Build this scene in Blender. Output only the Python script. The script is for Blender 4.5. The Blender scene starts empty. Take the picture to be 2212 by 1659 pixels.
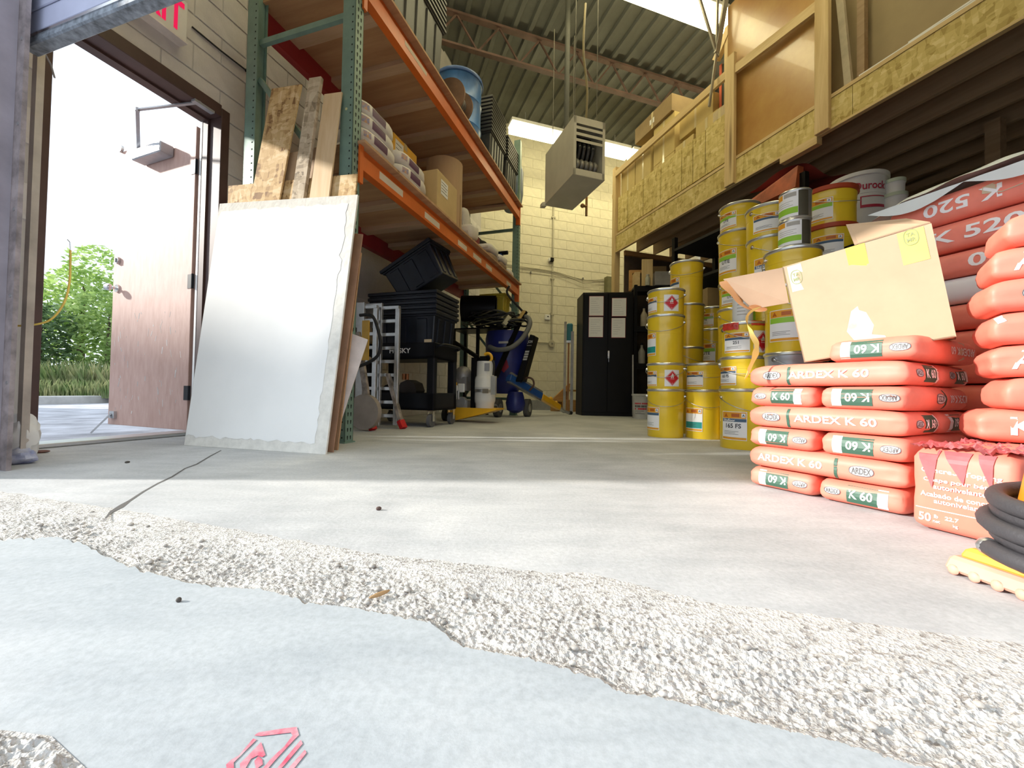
import bpy, bmesh, math, random
from mathutils import Vector, Matrix, noise
from mathutils.bvhtree import BVHTree
random.seed(7)
R_ = math.radians
S = bpy.context.scene
COL = S.collection
# ------------------------------------------------------------------ camera
FPX, CX, CY, HC = 880.0, 1106.0, 829.5, 0.347          # focal length and centre for a 2212 x 1659 frame, eye height in metres
PIT, ROL = R_(1.2118), R_(1.018)
fw = Vector((0, math.cos(PIT), math.sin(PIT))); u0 = Vector((0, -math.sin(PIT), math.cos(PIT))); r0 = Vector((1, 0, 0))
rt = r0*math.cos(ROL) + u0*math.sin(ROL); up = u0*math.cos(ROL) - r0*math.sin(ROL)
EYE = Vector((0, 0, HC))
cam = bpy.data.cameras.new('camera'); cam.sensor_width = 36; cam.lens = 36*FPX/2212; cam.clip_start = .02; cam.clip_end = 300
co = bpy.data.objects.new('camera', cam); COL.objects.link(co)
m = Matrix.Identity(4)
for i in range(3):
    m[i][0], m[i][1], m[i][2], m[i][3] = rt[i], up[i], -fw[i], EYE[i]
co.matrix_world = m
S.camera = co
# ------------------------------------------------------------------ sky, sun, exposure
w = bpy.data.worlds.new('sky'); S.world = w; w.use_nodes = True
bg = w.node_tree.nodes['Background']; bg.inputs[0].default_value = (.80, .90, 1.0, 1); bg.inputs[1].default_value = 1.75
SUN_DIR = Vector((1.0, .06, -.43)).normalized()          # low sun from the left
sl = bpy.data.lights.new('sun', 'SUN'); sl.energy = 6.8; sl.angle = R_(2.5); sl.color = (1, .95, .87)
so = bpy.data.objects.new('sun', sl); COL.objects.link(so); so.rotation_euler = SUN_DIR.to_track_quat('-Z', 'Y').to_euler(); so.location = (-6, 0, 6)
FLUO = 13.0                                              # strength of the fluorescent diffusers
FLUO_COL = (1.0, .89, .52)
S.view_settings.view_transform = 'Standard'; S.view_settings.look = 'None'; S.view_settings.gamma = 1
S.view_settings.exposure = 0.0; S.view_settings.use_curve_mapping = False
# ------------------------------------------------------------------ plan of the room: left wall runs along L, mezzanine and right wall along R
YL, YR = R_(17.7), R_(-18.5)
L = Vector((math.sin(YL), math.cos(YL), 0)); LN = Vector((math.cos(YL), -math.sin(YL), 0))
R = Vector((math.sin(YR), math.cos(YR), 0)); RN = Vector((math.cos(YR), -math.sin(YR), 0))
RZL, RZR = -YL, -YR                                      # heading of things that stand along L or R
ZV = Vector((0, 0, 1))
def ray(u, v): return rt*((u-CX)/FPX) + up*((CY-v)/FPX) + fw
def pz(u, v, z=0.0): d = ray(u, v); return EYE + d*((z-HC)/d.z)
def pd(u, v, Y): d = ray(u, v); return EYE + d*(Y/d.y)
def pp(u, v, P, n): d = ray(u, v); return EYE + d*((Vector(P)-EYE).dot(n)/d.dot(n))
# ------------------------------------------------------------------ mesh building
class MB:
    def __init__(s): s.v = []; s.f = []
    def add(s, vs, fs, M=None):
        b = len(s.v)
        s.v += [tuple(M @ Vector(q)) if M else tuple(q) for q in vs]
        s.f += [tuple(b+i for i in f) for f in fs]
        return s
    def box(s, x0, x1, y0, y1, z0, z1, M=None):
        return s.add([(x0,y0,z0),(x1,y0,z0),(x1,y1,z0),(x0,y1,z0),(x0,y0,z1),(x1,y0,z1),(x1,y1,z1),(x0,y1,z1)],
              [(0,3,2,1),(4,5,6,7),(0,1,5,4),(1,2,6,5),(2,3,7,6),(3,0,4,7)], M)
    def hexa(s, a, b):                                   # two loops of four corners
        return s.add(list(a)+list(b), [(3,2,1,0),(4,5,6,7),(0,1,5,4),(1,2,6,5),(2,3,7,6),(3,0,4,7)])
    def bar(s, p, q, w, h=None, side=None):              # rectangular bar from p to q
        p, q = Vector(p), Vector(q); h = h or w; d = (q-p).normalized()
        a = Vector(side) if side else (d.cross(ZV) if abs(d.z) < .95 else Vector((1,0,0)))
        a = (a - d*a.dot(d)).normalized()*(w/2); c = d.cross(a).normalized()*(h/2)
        k = [-a-c, a-c, a+c, -a+c]
        return s.hexa([p+x for x in k], [q+x for x in k])
    def cyl(s, p, q, r, r2=None, n=14, cap=True):
        p, q = Vector(p), Vector(q); r2 = r if r2 is None else r2; d = (q-p).normalized()
        a = d.orthogonal().normalized(); c = d.cross(a)
        vs = [p+(a*math.cos(t)+c*math.sin(t))*r for t in [2*math.pi*i/n for i in range(n)]] + \
             [q+(a*math.cos(t)+c*math.sin(t))*r2 for t in [2*math.pi*i/n for i in range(n)]]
        fs = [(i,(i+1)%n,n+(i+1)%n,n+i) for i in range(n)]
        if cap: fs += [tuple(range(n-1,-1,-1)), tuple(range(n,2*n))]
        return s.add(vs, fs)
    def tube(s, pts, r, n=8, closed=False):
        pts = [Vector(q) for q in pts]; N = len(pts); vs = []; fs = []; a = None
        rr = r if isinstance(r, (list, tuple)) else [r]*N
        for i, q in enumerate(pts):
            if closed: d = (pts[(i+1) % N]-pts[i-1]).normalized()
            else: d = (pts[min(i+1, N-1)]-pts[max(i-1, 0)]).normalized()
            a = d.orthogonal() if a is None else a - d*a.dot(d)
            if a.length < 1e-6: a = d.orthogonal()
            a = a.normalized(); c = d.cross(a)
            vs += [q+(a*math.cos(t)+c*math.sin(t))*rr[i] for t in [2*math.pi*k/n for k in range(n)]]
        for i in range(N if closed else N-1):
            j = (i+1) % N
            fs += [(i*n+k, i*n+(k+1) % n, j*n+(k+1) % n, j*n+k) for k in range(n)]
        if not closed: fs += [tuple(range(n-1,-1,-1)), tuple((N-1)*n+k for k in range(n))]
        return s.add(vs, fs)
    def lathe(s, prof, n=28, M=None, cap=True):
        vs = [(r*math.cos(2*math.pi*k/n), r*math.sin(2*math.pi*k/n), z) for r, z in prof for k in range(n)]
        fs = [(i*n+k, i*n+(k+1) % n, (i+1)*n+(k+1) % n, (i+1)*n+k) for i in range(len(prof)-1) for k in range(n)]
        if cap: fs += [tuple(range(n-1,-1,-1)), tuple((len(prof)-1)*n+k for k in range(n))]
        return s.add(vs, fs, M)
    def prism(s, poly, z0, z1, M=None):
        n = len(poly)
        return s.add([(x,y,z0) for x,y in poly]+[(x,y,z1) for x,y in poly],
              [tuple(range(n-1,-1,-1)), tuple(range(n,2*n))]+[(i,(i+1)%n,n+(i+1)%n,n+i) for i in range(n)], M)
    def grid(s, fn, nu, nv, M=None):
        vs = [fn(i/nu, j/nv) for j in range(nv+1) for i in range(nu+1)]
        return s.add(vs, [(j*(nu+1)+i, j*(nu+1)+i+1, (j+1)*(nu+1)+i+1, (j+1)*(nu+1)+i) for j in range(nv) for i in range(nu)], M)
    def ball(s, c, r, n=12, k=8, sc=(1,1,1)):
        prof = [(math.sin(math.pi*i/k), -math.cos(math.pi*i/k)) for i in range(k+1)]
        prof[0] = (.02, -1); prof[-1] = (.02, 1)
        return s.lathe(prof, n, Matrix.Translation(c) @ Matrix.Diagonal((r*sc[0], r*sc[1], r*sc[2], 1)))
    def mesh(s, name, smooth=None, bevel=0, seg=1):
        me = bpy.data.meshes.new(name); me.from_pydata(s.v, [], s.f); me.update()
        if bevel:
            b = bmesh.new(); b.from_mesh(me)
            es = [e for e in b.edges if len(e.link_faces) == 2 and e.calc_face_angle(0) > .6]
            bmesh.ops.bevel(b, geom=es, offset=bevel, segments=seg, affect='EDGES', profile=.5)
            b.to_mesh(me); b.free()
        if smooth:
            me.shade_smooth(); me.set_sharp_from_angle(angle=R_(smooth))
        return me
    def build(s, name, mat, parent=None, smooth=None, bevel=0, seg=1, label=None):
        return obj(name, s.mesh(name, smooth, bevel, seg), mat, parent, label)
def obj(name, me, mat, parent=None, label=None):
    if mat is not None:
        me.materials.clear(); me.materials.append(mat)
    o = bpy.data.objects.new(name, me); COL.objects.link(o)
    if parent: o.parent = parent
    if label: o['label'] = label
    return o
def thing(name, label, cat, loc=(0,0,0), rz=0.0, group=None, rot=None):
    o = bpy.data.objects.new(name, None); COL.objects.link(o); o.empty_display_size = .05
    o.location = loc; o.rotation_euler = rot if rot else (0, 0, rz)
    return tag(o, label, cat, group)
def tag(o, label, cat, group=None):
    o['label'] = label; o['category'] = cat
    if group: o['group'] = group
    return o
def struct(o, label=None):
    o['kind'] = 'structure'
    if label: o['label'] = label
    return o
def dup(root, loc, rot, label, group=None):
    def cp(o, par):
        c = o.copy(); COL.objects.link(c); c.parent = par
        for ch in list(o.children): cp(ch, c)
        return c
    r = cp(root, None); r.location = loc; r.rotation_euler = rot; r['label'] = label
    if group: r['group'] = group
    return r
def T(x, y, z): return Matrix.Translation((x, y, z))
def RX(a): return Matrix.Rotation(R_(a), 4, 'X')
def RY(a): return Matrix.Rotation(R_(a), 4, 'Y')
def RZ(a): return Matrix.Rotation(R_(a), 4, 'Z')
def frame(o, x, y):                                      # matrix from origin and two axes
    x = Vector(x).normalized(); y = Vector(y); y = (y-x*y.dot(x)).normalized(); z = x.cross(y)
    m = Matrix.Identity(4)
    for i in range(3): m[i][0], m[i][1], m[i][2], m[i][3] = x[i], y[i], z[i], o[i]
    return m
# ------------------------------------------------------------------ lettering
_tc = {}
def text_geo(s, bold=False):
    k = (s, bold)
    if k not in _tc:
        cu = bpy.data.curves.new('lettering', 'FONT'); cu.body = s; cu.size = 1; cu.align_x = 'CENTER'; cu.align_y = 'CENTER'; cu.resolution_u = 3
        if bold: cu.offset = .022
        o = bpy.data.objects.new('lettering', cu); COL.objects.link(o)
        me = bpy.data.meshes.new_from_object(o.evaluated_get(bpy.context.evaluated_depsgraph_get()))
        vs = [tuple(v.co) for v in me.vertices]; fs = [tuple(p.vertices) for p in me.polygons]
        xs = [v[0] for v in vs]; ys = [v[1] for v in vs]
        cx, cy, ww = (min(xs)+max(xs))/2, (min(ys)+max(ys))/2, max(xs)-min(xs)
        hh = max(ys)-min(ys)
        vs = [(x-cx, y-cy, 0) for x, y, z in vs]
        bpy.data.objects.remove(o); bpy.data.curves.remove(cu); bpy.data.meshes.remove(me)
        _tc[k] = (vs, fs, ww, hh)
    return _tc[k]
def put_text(mb, s, x, y, w=None, h=None, bold=False, wrap=None, flip=False):
    """letters centred on (x, y) fitted to width w or height h; wrap maps (x, y) to a point on the surface"""
    vs, fs, ww, hh = text_geo(s, bold)
    sx = (w/ww) if w else h/hh; sy = (h/hh) if h else sx
    if flip: sx, sy = -sx, -sy
    q = [(x+a*sx, y+b*sy) for a, b, _ in vs]
    mb.add([wrap(a, b) if wrap else (a, b, 0) for a, b in q], fs)
    return mb
def put_poly(mb, poly, wrap): mb.add([wrap(a, b) for a, b in poly], [tuple(range(len(poly)))])
def put_rect(mb, x0, x1, y0, y1, wrap, nx=6, ny=1):
    mb.grid(lambda a, b: wrap(x0+(x1-x0)*a, y0+(y1-y0)*b), nx, ny)
def put_ring(mb, x, y, rx, ry, t, wrap, n=20):
    vs = []; fs = []
    for i in range(n):
        a = 2*math.pi*i/n; c = math.copysign(abs(math.cos(a))**.8, math.cos(a)); s_ = math.copysign(abs(math.sin(a))**.8, math.sin(a))
        vs += [wrap(x+rx*c, y+ry*s_), wrap(x+(rx-t)*c, y+(ry-t)*s_)]
    fs = [(2*i, 2*((i+1) % n), 2*((i+1) % n)+1, 2*i+1) for i in range(n)]
    mb.add(vs, fs)
def put_oval(mb, x, y, rx, ry, wrap, n=20):
    vs = [wrap(x, y)]
    for i in range(n):
        a = 2*math.pi*i/n; c = math.copysign(abs(math.cos(a))**.8, math.cos(a)); s_ = math.copysign(abs(math.sin(a))**.8, math.sin(a))
        vs.append(wrap(x+rx*c, y+ry*s_))
    mb.add(vs, [(0, 1+i, 1+(i+1) % n) for i in range(n)])
# ------------------------------------------------------------------ materials
def newmat(name):
    m = bpy.data.materials.new(name); m.use_nodes = True
    nt = m.node_tree; b = nt.nodes['Principled BSDF']
    return m, nt, b
def nd(nt, t, **kw):
    n = nt.nodes.new(t)
    for k, v in kw.items():
        if isinstance(k, str) and hasattr(n, k): setattr(n, k, v)
        else: n.inputs[k].default_value = v
    return n
def coords(nt, scale=(1,1,1), kind='Object', rot=(0,0,0)):
    tc = nt.nodes.new('ShaderNodeTexCoord'); mp = nt.nodes.new('ShaderNodeMapping')
    mp.inputs['Scale'].default_value = scale; mp.inputs['Rotation'].default_value = rot
    nt.links.new(tc.outputs[kind], mp.inputs['Vector']); return mp.outputs[0]
def ramp(nt, fac, stops):
    r = nt.nodes.new('ShaderNodeValToRGB'); e = r.color_ramp.elements
    while len(e) < len(stops): e.new(.5)
    for x, (p, c) in zip(e, stops): x.position = p; x.color = (*c, 1)
    nt.links.new(fac, r.inputs[0]); return r.outputs[0]
def bump(nt, b, h, strength, dist=.01):
    n = nt.nodes.new('ShaderNodeBump'); n.inputs['Strength'].default_value = strength; n.inputs['Distance'].default_value = dist
    nt.links.new(h, n.inputs['Height']); nt.links.new(n.outputs[0], b.inputs['Normal'])
def sc_(c, k): return tuple(min(1, x*k) for x in c)
_mats = {}
def M(name, col, rough=.6, metal=0.0, var=.12, scale=4.0, bp=0.0, bscale=40.0, col2=None, stretch=(1,1,1), coat=0.0, spec=.5, trans=0.0, alpha=1.0, det=6):
    if name in _mats: return _mats[name]
    m, nt, b = newmat(name)
    b.inputs['Roughness'].default_value = rough; b.inputs['Metallic'].default_value = metal
    b.inputs['Specular IOR Level'].default_value = spec; b.inputs['Coat Weight'].default_value = coat
    b.inputs['Base Color'].default_value = (*col, 1)
    if trans: b.inputs['Transmission Weight'].default_value = trans
    if alpha < 1: b.inputs['Alpha'].default_value = alpha
    if var or bp:
        v = coords(nt, stretch)
        n = nd(nt, 'ShaderNodeTexNoise', Scale=scale, Detail=det, Roughness=.6); nt.links.new(v, n.inputs['Vector'])
        c2 = col2 or sc_(col, 1-var*2); c1 = col if col2 else sc_(col, 1+var)
        nt.links.new(ramp(nt, n.outputs[0], [(.33, c2), (.66, c1)]), b.inputs['Base Color'])
        if bp:
            n2 = nd(nt, 'ShaderNodeTexNoise', Scale=bscale, Detail=6.0); nt.links.new(v, n2.inputs['Vector'])
            bump(nt, b, n2.outputs[0], bp)
    _mats[name] = m
    return m
def osb(name, pal=((.25,.13,.05),(.52,.33,.14),(.66,.46,.22),(.78,.6,.36)), scale=1.0):
    m, nt, b = newmat(name); b.inputs['Roughness'].default_value = .75
    v = coords(nt, (9*scale, 9*scale, 22*scale))
    ns = nd(nt, 'ShaderNodeTexNoise', Scale=1.2, Detail=2.0); nt.links.new(v, ns.inputs['Vector'])
    ad = nt.nodes.new('ShaderNodeVectorMath'); ad.operation = 'MULTIPLY_ADD'; ad.inputs[1].default_value = (1.6,)*3
    nt.links.new(ns.outputs['Color'], ad.inputs[0]); nt.links.new(v, ad.inputs[2])
    vo = nd(nt, 'ShaderNodeTexVoronoi', Scale=1.6); nt.links.new(ad.outputs[0], vo.inputs['Vector'])
    v2 = coords(nt, (24*scale, 24*scale, 8*scale), rot=(.4, .3, .5))
    vb = nd(nt, 'ShaderNodeTexVoronoi', Scale=1.5); nt.links.new(v2, vb.inputs['Vector'])
    mx = nt.nodes.new('ShaderNodeMath'); mx.operation = 'MULTIPLY_ADD'; mx.inputs[1].default_value = .5
    s1 = nt.nodes.new('ShaderNodeSeparateColor'); s2 = nt.nodes.new('ShaderNodeSeparateColor')
    nt.links.new(vo.outputs['Color'], s1.inputs[0]); nt.links.new(vb.outputs['Color'], s2.inputs[0])
    h = nt.nodes.new('ShaderNodeMath'); h.operation = 'MULTIPLY'; h.inputs[1].default_value = .5
    nt.links.new(s2.outputs[0], h.inputs[0]); nt.links.new(s1.outputs[0], mx.inputs[0]); nt.links.new(h.outputs[0], mx.inputs[2])
    nt.links.new(ramp(nt, mx.outputs[0], [(.08, pal[0]), (.3, pal[1]), (.6, pal[2]), (.95, pal[3])]), b.inputs['Base Color'])
    bump(nt, b, mx.outputs[0], .25, .002)
    return m
def wood(name, c1, c2, axis='z', scale=1.0, rough=.7):
    m, nt, b = newmat(name); b.inputs['Roughness'].default_value = rough
    st = {'x': (.6, 9, 9), 'y': (9, .6, 9), 'z': (9, 9, .6)}[axis]
    v = coords(nt, tuple(x*scale for x in st))
    n = nd(nt, 'ShaderNodeTexNoise', Scale=2.0, Detail=8.0, Roughness=.65, Distortion=.6); nt.links.new(v, n.inputs['Vector'])
    v2 = coords(nt, tuple(x*.5 for x in st)); k = nd(nt, 'ShaderNodeTexVoronoi', Scale=.7); nt.links.new(v2, k.inputs['Vector'])
    c = ramp(nt, n.outputs[0], [(.3, c1), (.7, c2)])
    kn = ramp(nt, k.outputs['Distance'], [(.03, sc_(c1, .45)), (.09, (1, 1, 1))])
    mx = nt.nodes.new('ShaderNodeMix'); mx.data_type = 'RGBA'; mx.blend_type = 'MULTIPLY'; mx.inputs[0].default_value = .8
    nt.links.new(c, mx.inputs[6]); nt.links.new(kn, mx.inputs[7]); nt.links.new(mx.outputs[2], b.inputs['Base Color'])
    bump(nt, b, n.outputs[0], .15, .002)
    return m
def emit(name, col, k):
    m = bpy.data.materials.new(name); m.use_nodes = True; nt = m.node_tree; nt.nodes.clear()
    e = nt.nodes.new('ShaderNodeEmission'); e.inputs[0].default_value = (*col, 1); e.inputs[1].default_value = k
    o = nt.nodes.new('ShaderNodeOutputMaterial'); nt.links.new(e.outputs[0], o.inputs[0]); return m
# ================================================================== materials used widely
def concrete(name, c1, c2, c3, bp=.25):
    m, nt, b = newmat(name); b.inputs['Roughness'].default_value = .82
    v = coords(nt)
    n1 = nd(nt, 'ShaderNodeTexNoise', Scale=1.7, Detail=10.0, Roughness=.62, Distortion=.4); nt.links.new(v, n1.inputs['Vector'])
    n2 = nd(nt, 'ShaderNodeTexNoise', Scale=90.0, Detail=6.0, Roughness=.7); nt.links.new(v, n2.inputs['Vector'])
    v3 = coords(nt, (3, 14, 1), rot=(0, 0, .9)); n3 = nd(nt, 'ShaderNodeTexNoise', Scale=1.2, Detail=6.0); nt.links.new(v3, n3.inputs['Vector'])
    a = ramp(nt, n1.outputs[0], [(.3, c1), (.52, c2), (.72, c3)])
    k = ramp(nt, n2.outputs[0], [(.3, (.72, .72, .72)), (.6, (1, 1, 1))])
    s = ramp(nt, n3.outputs[0], [(.35, (.86, .87, .88)), (.6, (1, 1, 1))])
    x = nt.nodes.new('ShaderNodeMix'); x.data_type = 'RGBA'; x.blend_type = 'MULTIPLY'; x.inputs[0].default_value = .7
    nt.links.new(a, x.inputs[6]); nt.links.new(k, x.inputs[7])
    y = nt.nodes.new('ShaderNodeMix'); y.data_type = 'RGBA'; y.blend_type = 'MULTIPLY'; y.inputs[0].default_value = .8
    nt.links.new(x.outputs[2], y.inputs[6]); nt.links.new(s, y.inputs[7]); nt.links.new(y.outputs[2], b.inputs['Base Color'])
    bump(nt, b, n2.outputs[0], bp, .004)
    return m
m_floor = concrete('concrete_floor', (.40, .41, .42), (.52, .53, .54), (.66, .66, .65))
m_apron = concrete('apron_concrete', (.37, .41, .44), (.44, .475, .50), (.52, .54, .555), .12)
def aggregate(name):
    m, nt, b = newmat(name); b.inputs['Roughness'].default_value = .85
    v = coords(nt)
    vo = nd(nt, 'ShaderNodeTexVoronoi', Scale=170.0); nt.links.new(v, vo.inputs['Vector'])
    vs = nd(nt, 'ShaderNodeTexVoronoi', Scale=420.0); nt.links.new(v, vs.inputs['Vector'])
    n1 = nd(nt, 'ShaderNodeTexNoise', Scale=7.0, Detail=8.0); nt.links.new(v, n1.inputs['Vector'])
    sp = nt.nodes.new('ShaderNodeSeparateColor'); nt.links.new(vo.outputs['Color'], sp.inputs[0])
    a = ramp(nt, sp.outputs[0], [(.05, (.30, .28, .26)), (.25, (.50, .485, .46)), (.8, (.60, .59, .57)), (1.0, (.66, .63, .58))])
    k = ramp(nt, n1.outputs[0], [(.3, (.78, .78, .79)), (.65, (1, 1, 1))])
    x = nt.nodes.new('ShaderNodeMix'); x.data_type = 'RGBA'; x.blend_type = 'MULTIPLY'; x.inputs[0].default_value = .9
    nt.links.new(a, x.inputs[6]); nt.links.new(k, x.inputs[7]); nt.links.new(x.outputs[2], b.inputs['Base Color'])
    ad = nt.nodes.new('ShaderNodeMath'); ad.operation = 'MULTIPLY_ADD'; ad.inputs[1].default_value = .5
    nt.links.new(vs.outputs['Distance'], ad.inputs[0]); nt.links.new(vo.outputs['Distance'], ad.inputs[2])
    bump(nt, b, ad.outputs[0], .55, .004)
    return m
m_band = aggregate('worn_concrete')
m_block = M('painted_block', (.74, .70, .54), .75, var=.04, scale=9, bp=.35, bscale=60)
m_mortar = M('mortar', (.69, .65, .50), .85, var=.05, bp=.3)
m_blockL = M('painted_block_white', (.66, .63, .62), .75, var=.04, scale=9, bp=.35, bscale=60)
m_mortarL = M('mortar_white', (.56, .54, .53), .85, var=.05, bp=.3)
m_brown = M('brown_paint', (.085, .045, .04), .5, var=.15, scale=3)
m_dark = M('dark_plastic', (.008, .009, .013), .45, var=.2, spec=.25)
m_black = M('black_paint', (.004, .004, .005), .4, var=.1, spec=.2)
m_rubber = M('black_rubber', (.02, .02, .022), .7, var=.1)
m_steel = M('galvanized_steel', (.55, .56, .57), .38, .9, var=.1, scale=12)
m_chrome = M('bright_steel', (.75, .75, .76), .2, 1.0, var=0)
m_white = M('white_paint', (.78, .78, .76), .5, var=.03)
m_card = M('cardboard', (.52, .36, .2), .8, var=.08, scale=6, bp=.05, bscale=120)
m_pine = wood('pine_lumber', (.52, .36, .16), (.70, .54, .28))
m_pine_y = wood('pine_lumber_along', (.52, .36, .16), (.70, .54, .28), 'y')
m_ply = wood('plywood', (.40, .22, .11), (.56, .34, .18), 'x', .6)
m_osb = osb('osb_board')
m_osb_y = osb('osb_board_pale', ((.38,.27,.07),(.52,.40,.13),(.62,.49,.18),(.72,.6,.28)), .8)
m_paper = M('paper', (.8, .8, .78), .7, var=.02)
m_redp = M('red_print', (.55, .03, .05), .5, var=0)
m_whitep = M('white_print', (.88, .88, .87), .5, var=0)
m_darkp = M('dark_print', (.02, .02, .025), .5, var=0)
# ================================================================== floor
PU = [(-500, 1040), (-120, 1052), (0, 1060), (130, 1082), (260, 1100), (420, 1128), (600, 1160), (800, 1195), (1000, 1216), (1180, 1238), (1260, 1236), (1400, 1268), (1520, 1300), (1700, 1320), (1900, 1350), (2212, 1392), (2700, 1460)]
PLW = [(-500, 1110), (-120, 1150), (0, 1166), (120, 1160), (175, 1172), (215, 1196), (262, 1216), (300, 1232), (350, 1243), (400, 1258), (470, 1268), (560, 1272), (620, 1286), (660, 1302), (760, 1312), (860, 1332), (930, 1345), (965, 1372), (1000, 1398), (1060, 1408), (1150, 1424), (1230, 1448), (1300, 1470), (1340, 1496), (1430, 1508), (1520, 1530), (1600, 1553), (1700, 1578), (1800, 1600), (1880, 1622), (1960, 1650), (2060, 1668), (2212, 1672), (2700, 1740)]
def lerp(P, u):
    for (a, b), (c, d) in zip(P, P[1:]):
        if u <= c: return b+(d-b)*max(0, (u-a))/(c-a)
    return P[-1][1]
us = [-460+i*(3160/1130) for i in range(1131)]
up_e = [pz(u, lerp(PU, u)+5*noise.noise((u*.03, 1, 0))) for u in us]
lo_e = [pz(u, lerp(PLW, u)+6*noise.noise((u*.06, 5, 0))+3*noise.noise((u*.2, 9, 0))) for u in us]
FO = Vector((-1.99, 1.65, 0))                            # left jamb of the overhead door
W0 = Vector((-2.42, 2.52, 0))                            # a point on the left wall's inner face
B0 = Vector((.622, 8.437, 0))                            # a point on the back wall
MO = Vector((1.804, 7.2, 0))                             # floor point under the far end of the mezzanine fascia
FL = FO - LN*.75; BLc = W0 + L*5.757; BRc = Vector((4.84, 8.21, 0)) + R*1.05; FR = Vector((8.1, -1.58, 0))
fl = MB()
fe = [tuple(p) for p in up_e]+[tuple(up_e[-1]+LN*k) for k in (2, 4, 7.5)]; n_ = len(fe)
fe += [tuple(Vector(p)+L*9.5) for i, p in enumerate(fe)]
fl.add(fe, [(i, i+1, n_+i+1, n_+i) for i in range(n_-1)])
dz_ = ZV*-.0015
fl.add([W0-L*.62-LN*.1+dz_, W0-L*.62+LN*1.2+dz_, W0+L*7+LN*1.2+dz_, W0+L*7-LN*.1+dz_], [(0, 1, 2, 3)])
floor = struct(fl.build('floor', m_floor), 'grey concrete warehouse floor')
bd = MB(); NV = 124
def band(i, j):
    a = j/NV; p = up_e[i].lerp(lo_e[i], a)
    e = min(1, a*4, (1-a)*14)
    q = Vector((p.x, p.y, 0))
    vd = noise.voronoi(q*115)[0]; vs = noise.voronoi(q*240+Vector((3, 1, 2)))[0]
    z = -.003 - .0042*min(1, vd[0]*1.5) - .0022*vs[0] + .006*noise.noise(q*9) + .003*noise.noise(q*34)
    big = noise.noise(q*5+Vector((7, 0, 0)))
    fade = min(1, max(.10, (a-.06)*2.2 + .55*big))
    return (p.x, p.y, z*e*fade)
bd.add([band(i, j) for j in range(NV+1) for i in range(len(us))], [(j*len(us)+i, (j+1)*len(us)+i, (j+1)*len(us)+i+1, j*len(us)+i+1) for j in range(NV) for i in range(len(us)-1)])
bd.build('worn_band', m_band, floor, smooth=60, label='rough worn strip of exposed aggregate across the doorway')
ap = MB()
ae = [tuple(p) for p in lo_e]+[tuple(lo_e[-1]+LN*k) for k in (1, 3)]; n_ = len(ae)
ae += [(p[0]*.22, p[1]*.22, 0) for p in ae]
ae += [(-4.2+7.5*i/(n_-1), -3, 0) for i in range(n_)]
ap.add(ae, [(i+1, i, n_+i, n_+i+1) for i in range(n_-1)]+[(n_+i+1, n_+i, 2*n_+i, 2*n_+i+1) for i in range(n_-1)])
ap.add([lo_e[-1], up_e[-1], up_e[-1]+LN*3, lo_e[-1]+LN*3], [(3, 2, 1, 0)])
ap.build('apron', m_apron, floor, label='smooth pale concrete apron in front of the doorway')
# lower corner patch of worn concrete, crack, joint and stones
pt = MB()
P4 = [pz(-160, 1560), pz(110, 1592), pz(215, 1690), pz(-160, 1760)]
def patch(a, b):
    p = P4[0].lerp(P4[1], a).lerp(P4[3].lerp(P4[2], a), b); e = min(1, a*6, (1-a)*6, b*6, (1-b)*6)
    vd = noise.voronoi(Vector((p.x, p.y, 0))*150)[0][0]
    return (p.x, p.y, .0012 + e*(.007*vd - .0005 + .006*noise.noise(Vector((p.x*50, p.y*50, 1)))))
pt.grid(patch, 90, 70); pt.build('worn_patch', m_band, floor, smooth=60, label='worn aggregate patch in the near corner')
ck = MB()
cp = [(478, 973), (455, 985), (425, 1003), (400, 1012), (372, 1030), (340, 1045), (310, 1062), (280, 1082), (262, 1094), (240, 1106), (228, 1120)]
cw = [1, 1.4, 1.6, 1.4, 1.8, 1.6, 1.8, 2.4, 5, 3, 1.5]
va = []
for (u, v), k in zip(cp, cw): va += [tuple(pz(u-k, v-k*.4)+ZV*.0006), tuple(pz(u+k, v+k*.4)+ZV*.0006)]
ck.add(va, [(2*i, 2*i+1, 2*i+3, 2*i+2) for i in range(len(cp)-1)])
ck.build('crack', M('crack_dark', (.10, .095, .09), .9, var=0), floor)
st = MB()
for i in range(90):
    u = random.uniform(0, 2212); k = random.uniform(.1, .95); v = lerp(PU, u)+(lerp(PLW, u)-lerp(PU, u))*k
    p = pz(u, v); r = random.uniform(.003, .0075)*(.6+.5*p.y)
    st.ball((p.x, p.y, r*.1-.002), r, 7, 5, (1, random.uniform(.6, 1), .55))
so_ = st.build('aggregate_stones', M('river_stone', (.50, .47, .43), .6, var=.3, scale=30), floor, smooth=60); so_['kind'] = 'stuff'
lp = MB()                                                # worn red floor sticker: hexagonal house outline with slanted stripes
def fz(x, y): return tuple(pz(460+x/8.508, 1540+y/8.508)+ZV*.0008)
for poly in ([(760,430),(840,370),(1330,295),(1540,272),(1582,420),(1500,500),(1440,455),(1465,430),(1430,375),(930,435),(880,440)],
             [(740,485),(805,505),(560,750),(380,930),(385,1100),(260,1100),(240,965),(330,880),(470,800)],
             [(885,550),(965,790),(905,830),(820,800),(700,860),(560,1100),(500,1100),(495,945),(600,840)],
             [(760,900),(830,810),(905,870),(915,960),(850,1010),(790,1060)],
             [(1440,455),(1500,500),(1130,900),(960,1100),(860,1100),(1080,840),(1320,620)],
             [(1615,510),(1650,580),(1300,990),(1190,1100),(1120,1100),(1290,900),(1420,740)],
             [(1690,690),(1720,750),(1480,1050),(1440,1100),(1340,1100),(1420,990)]):
    lp.add([fz(x, y) for x, y in poly], [tuple(range(len(poly)))])
m_stick = M('worn_red_sticker', (.62, .07, .13), .55, var=.1, scale=60, col2=(.60, .36, .40))
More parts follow.
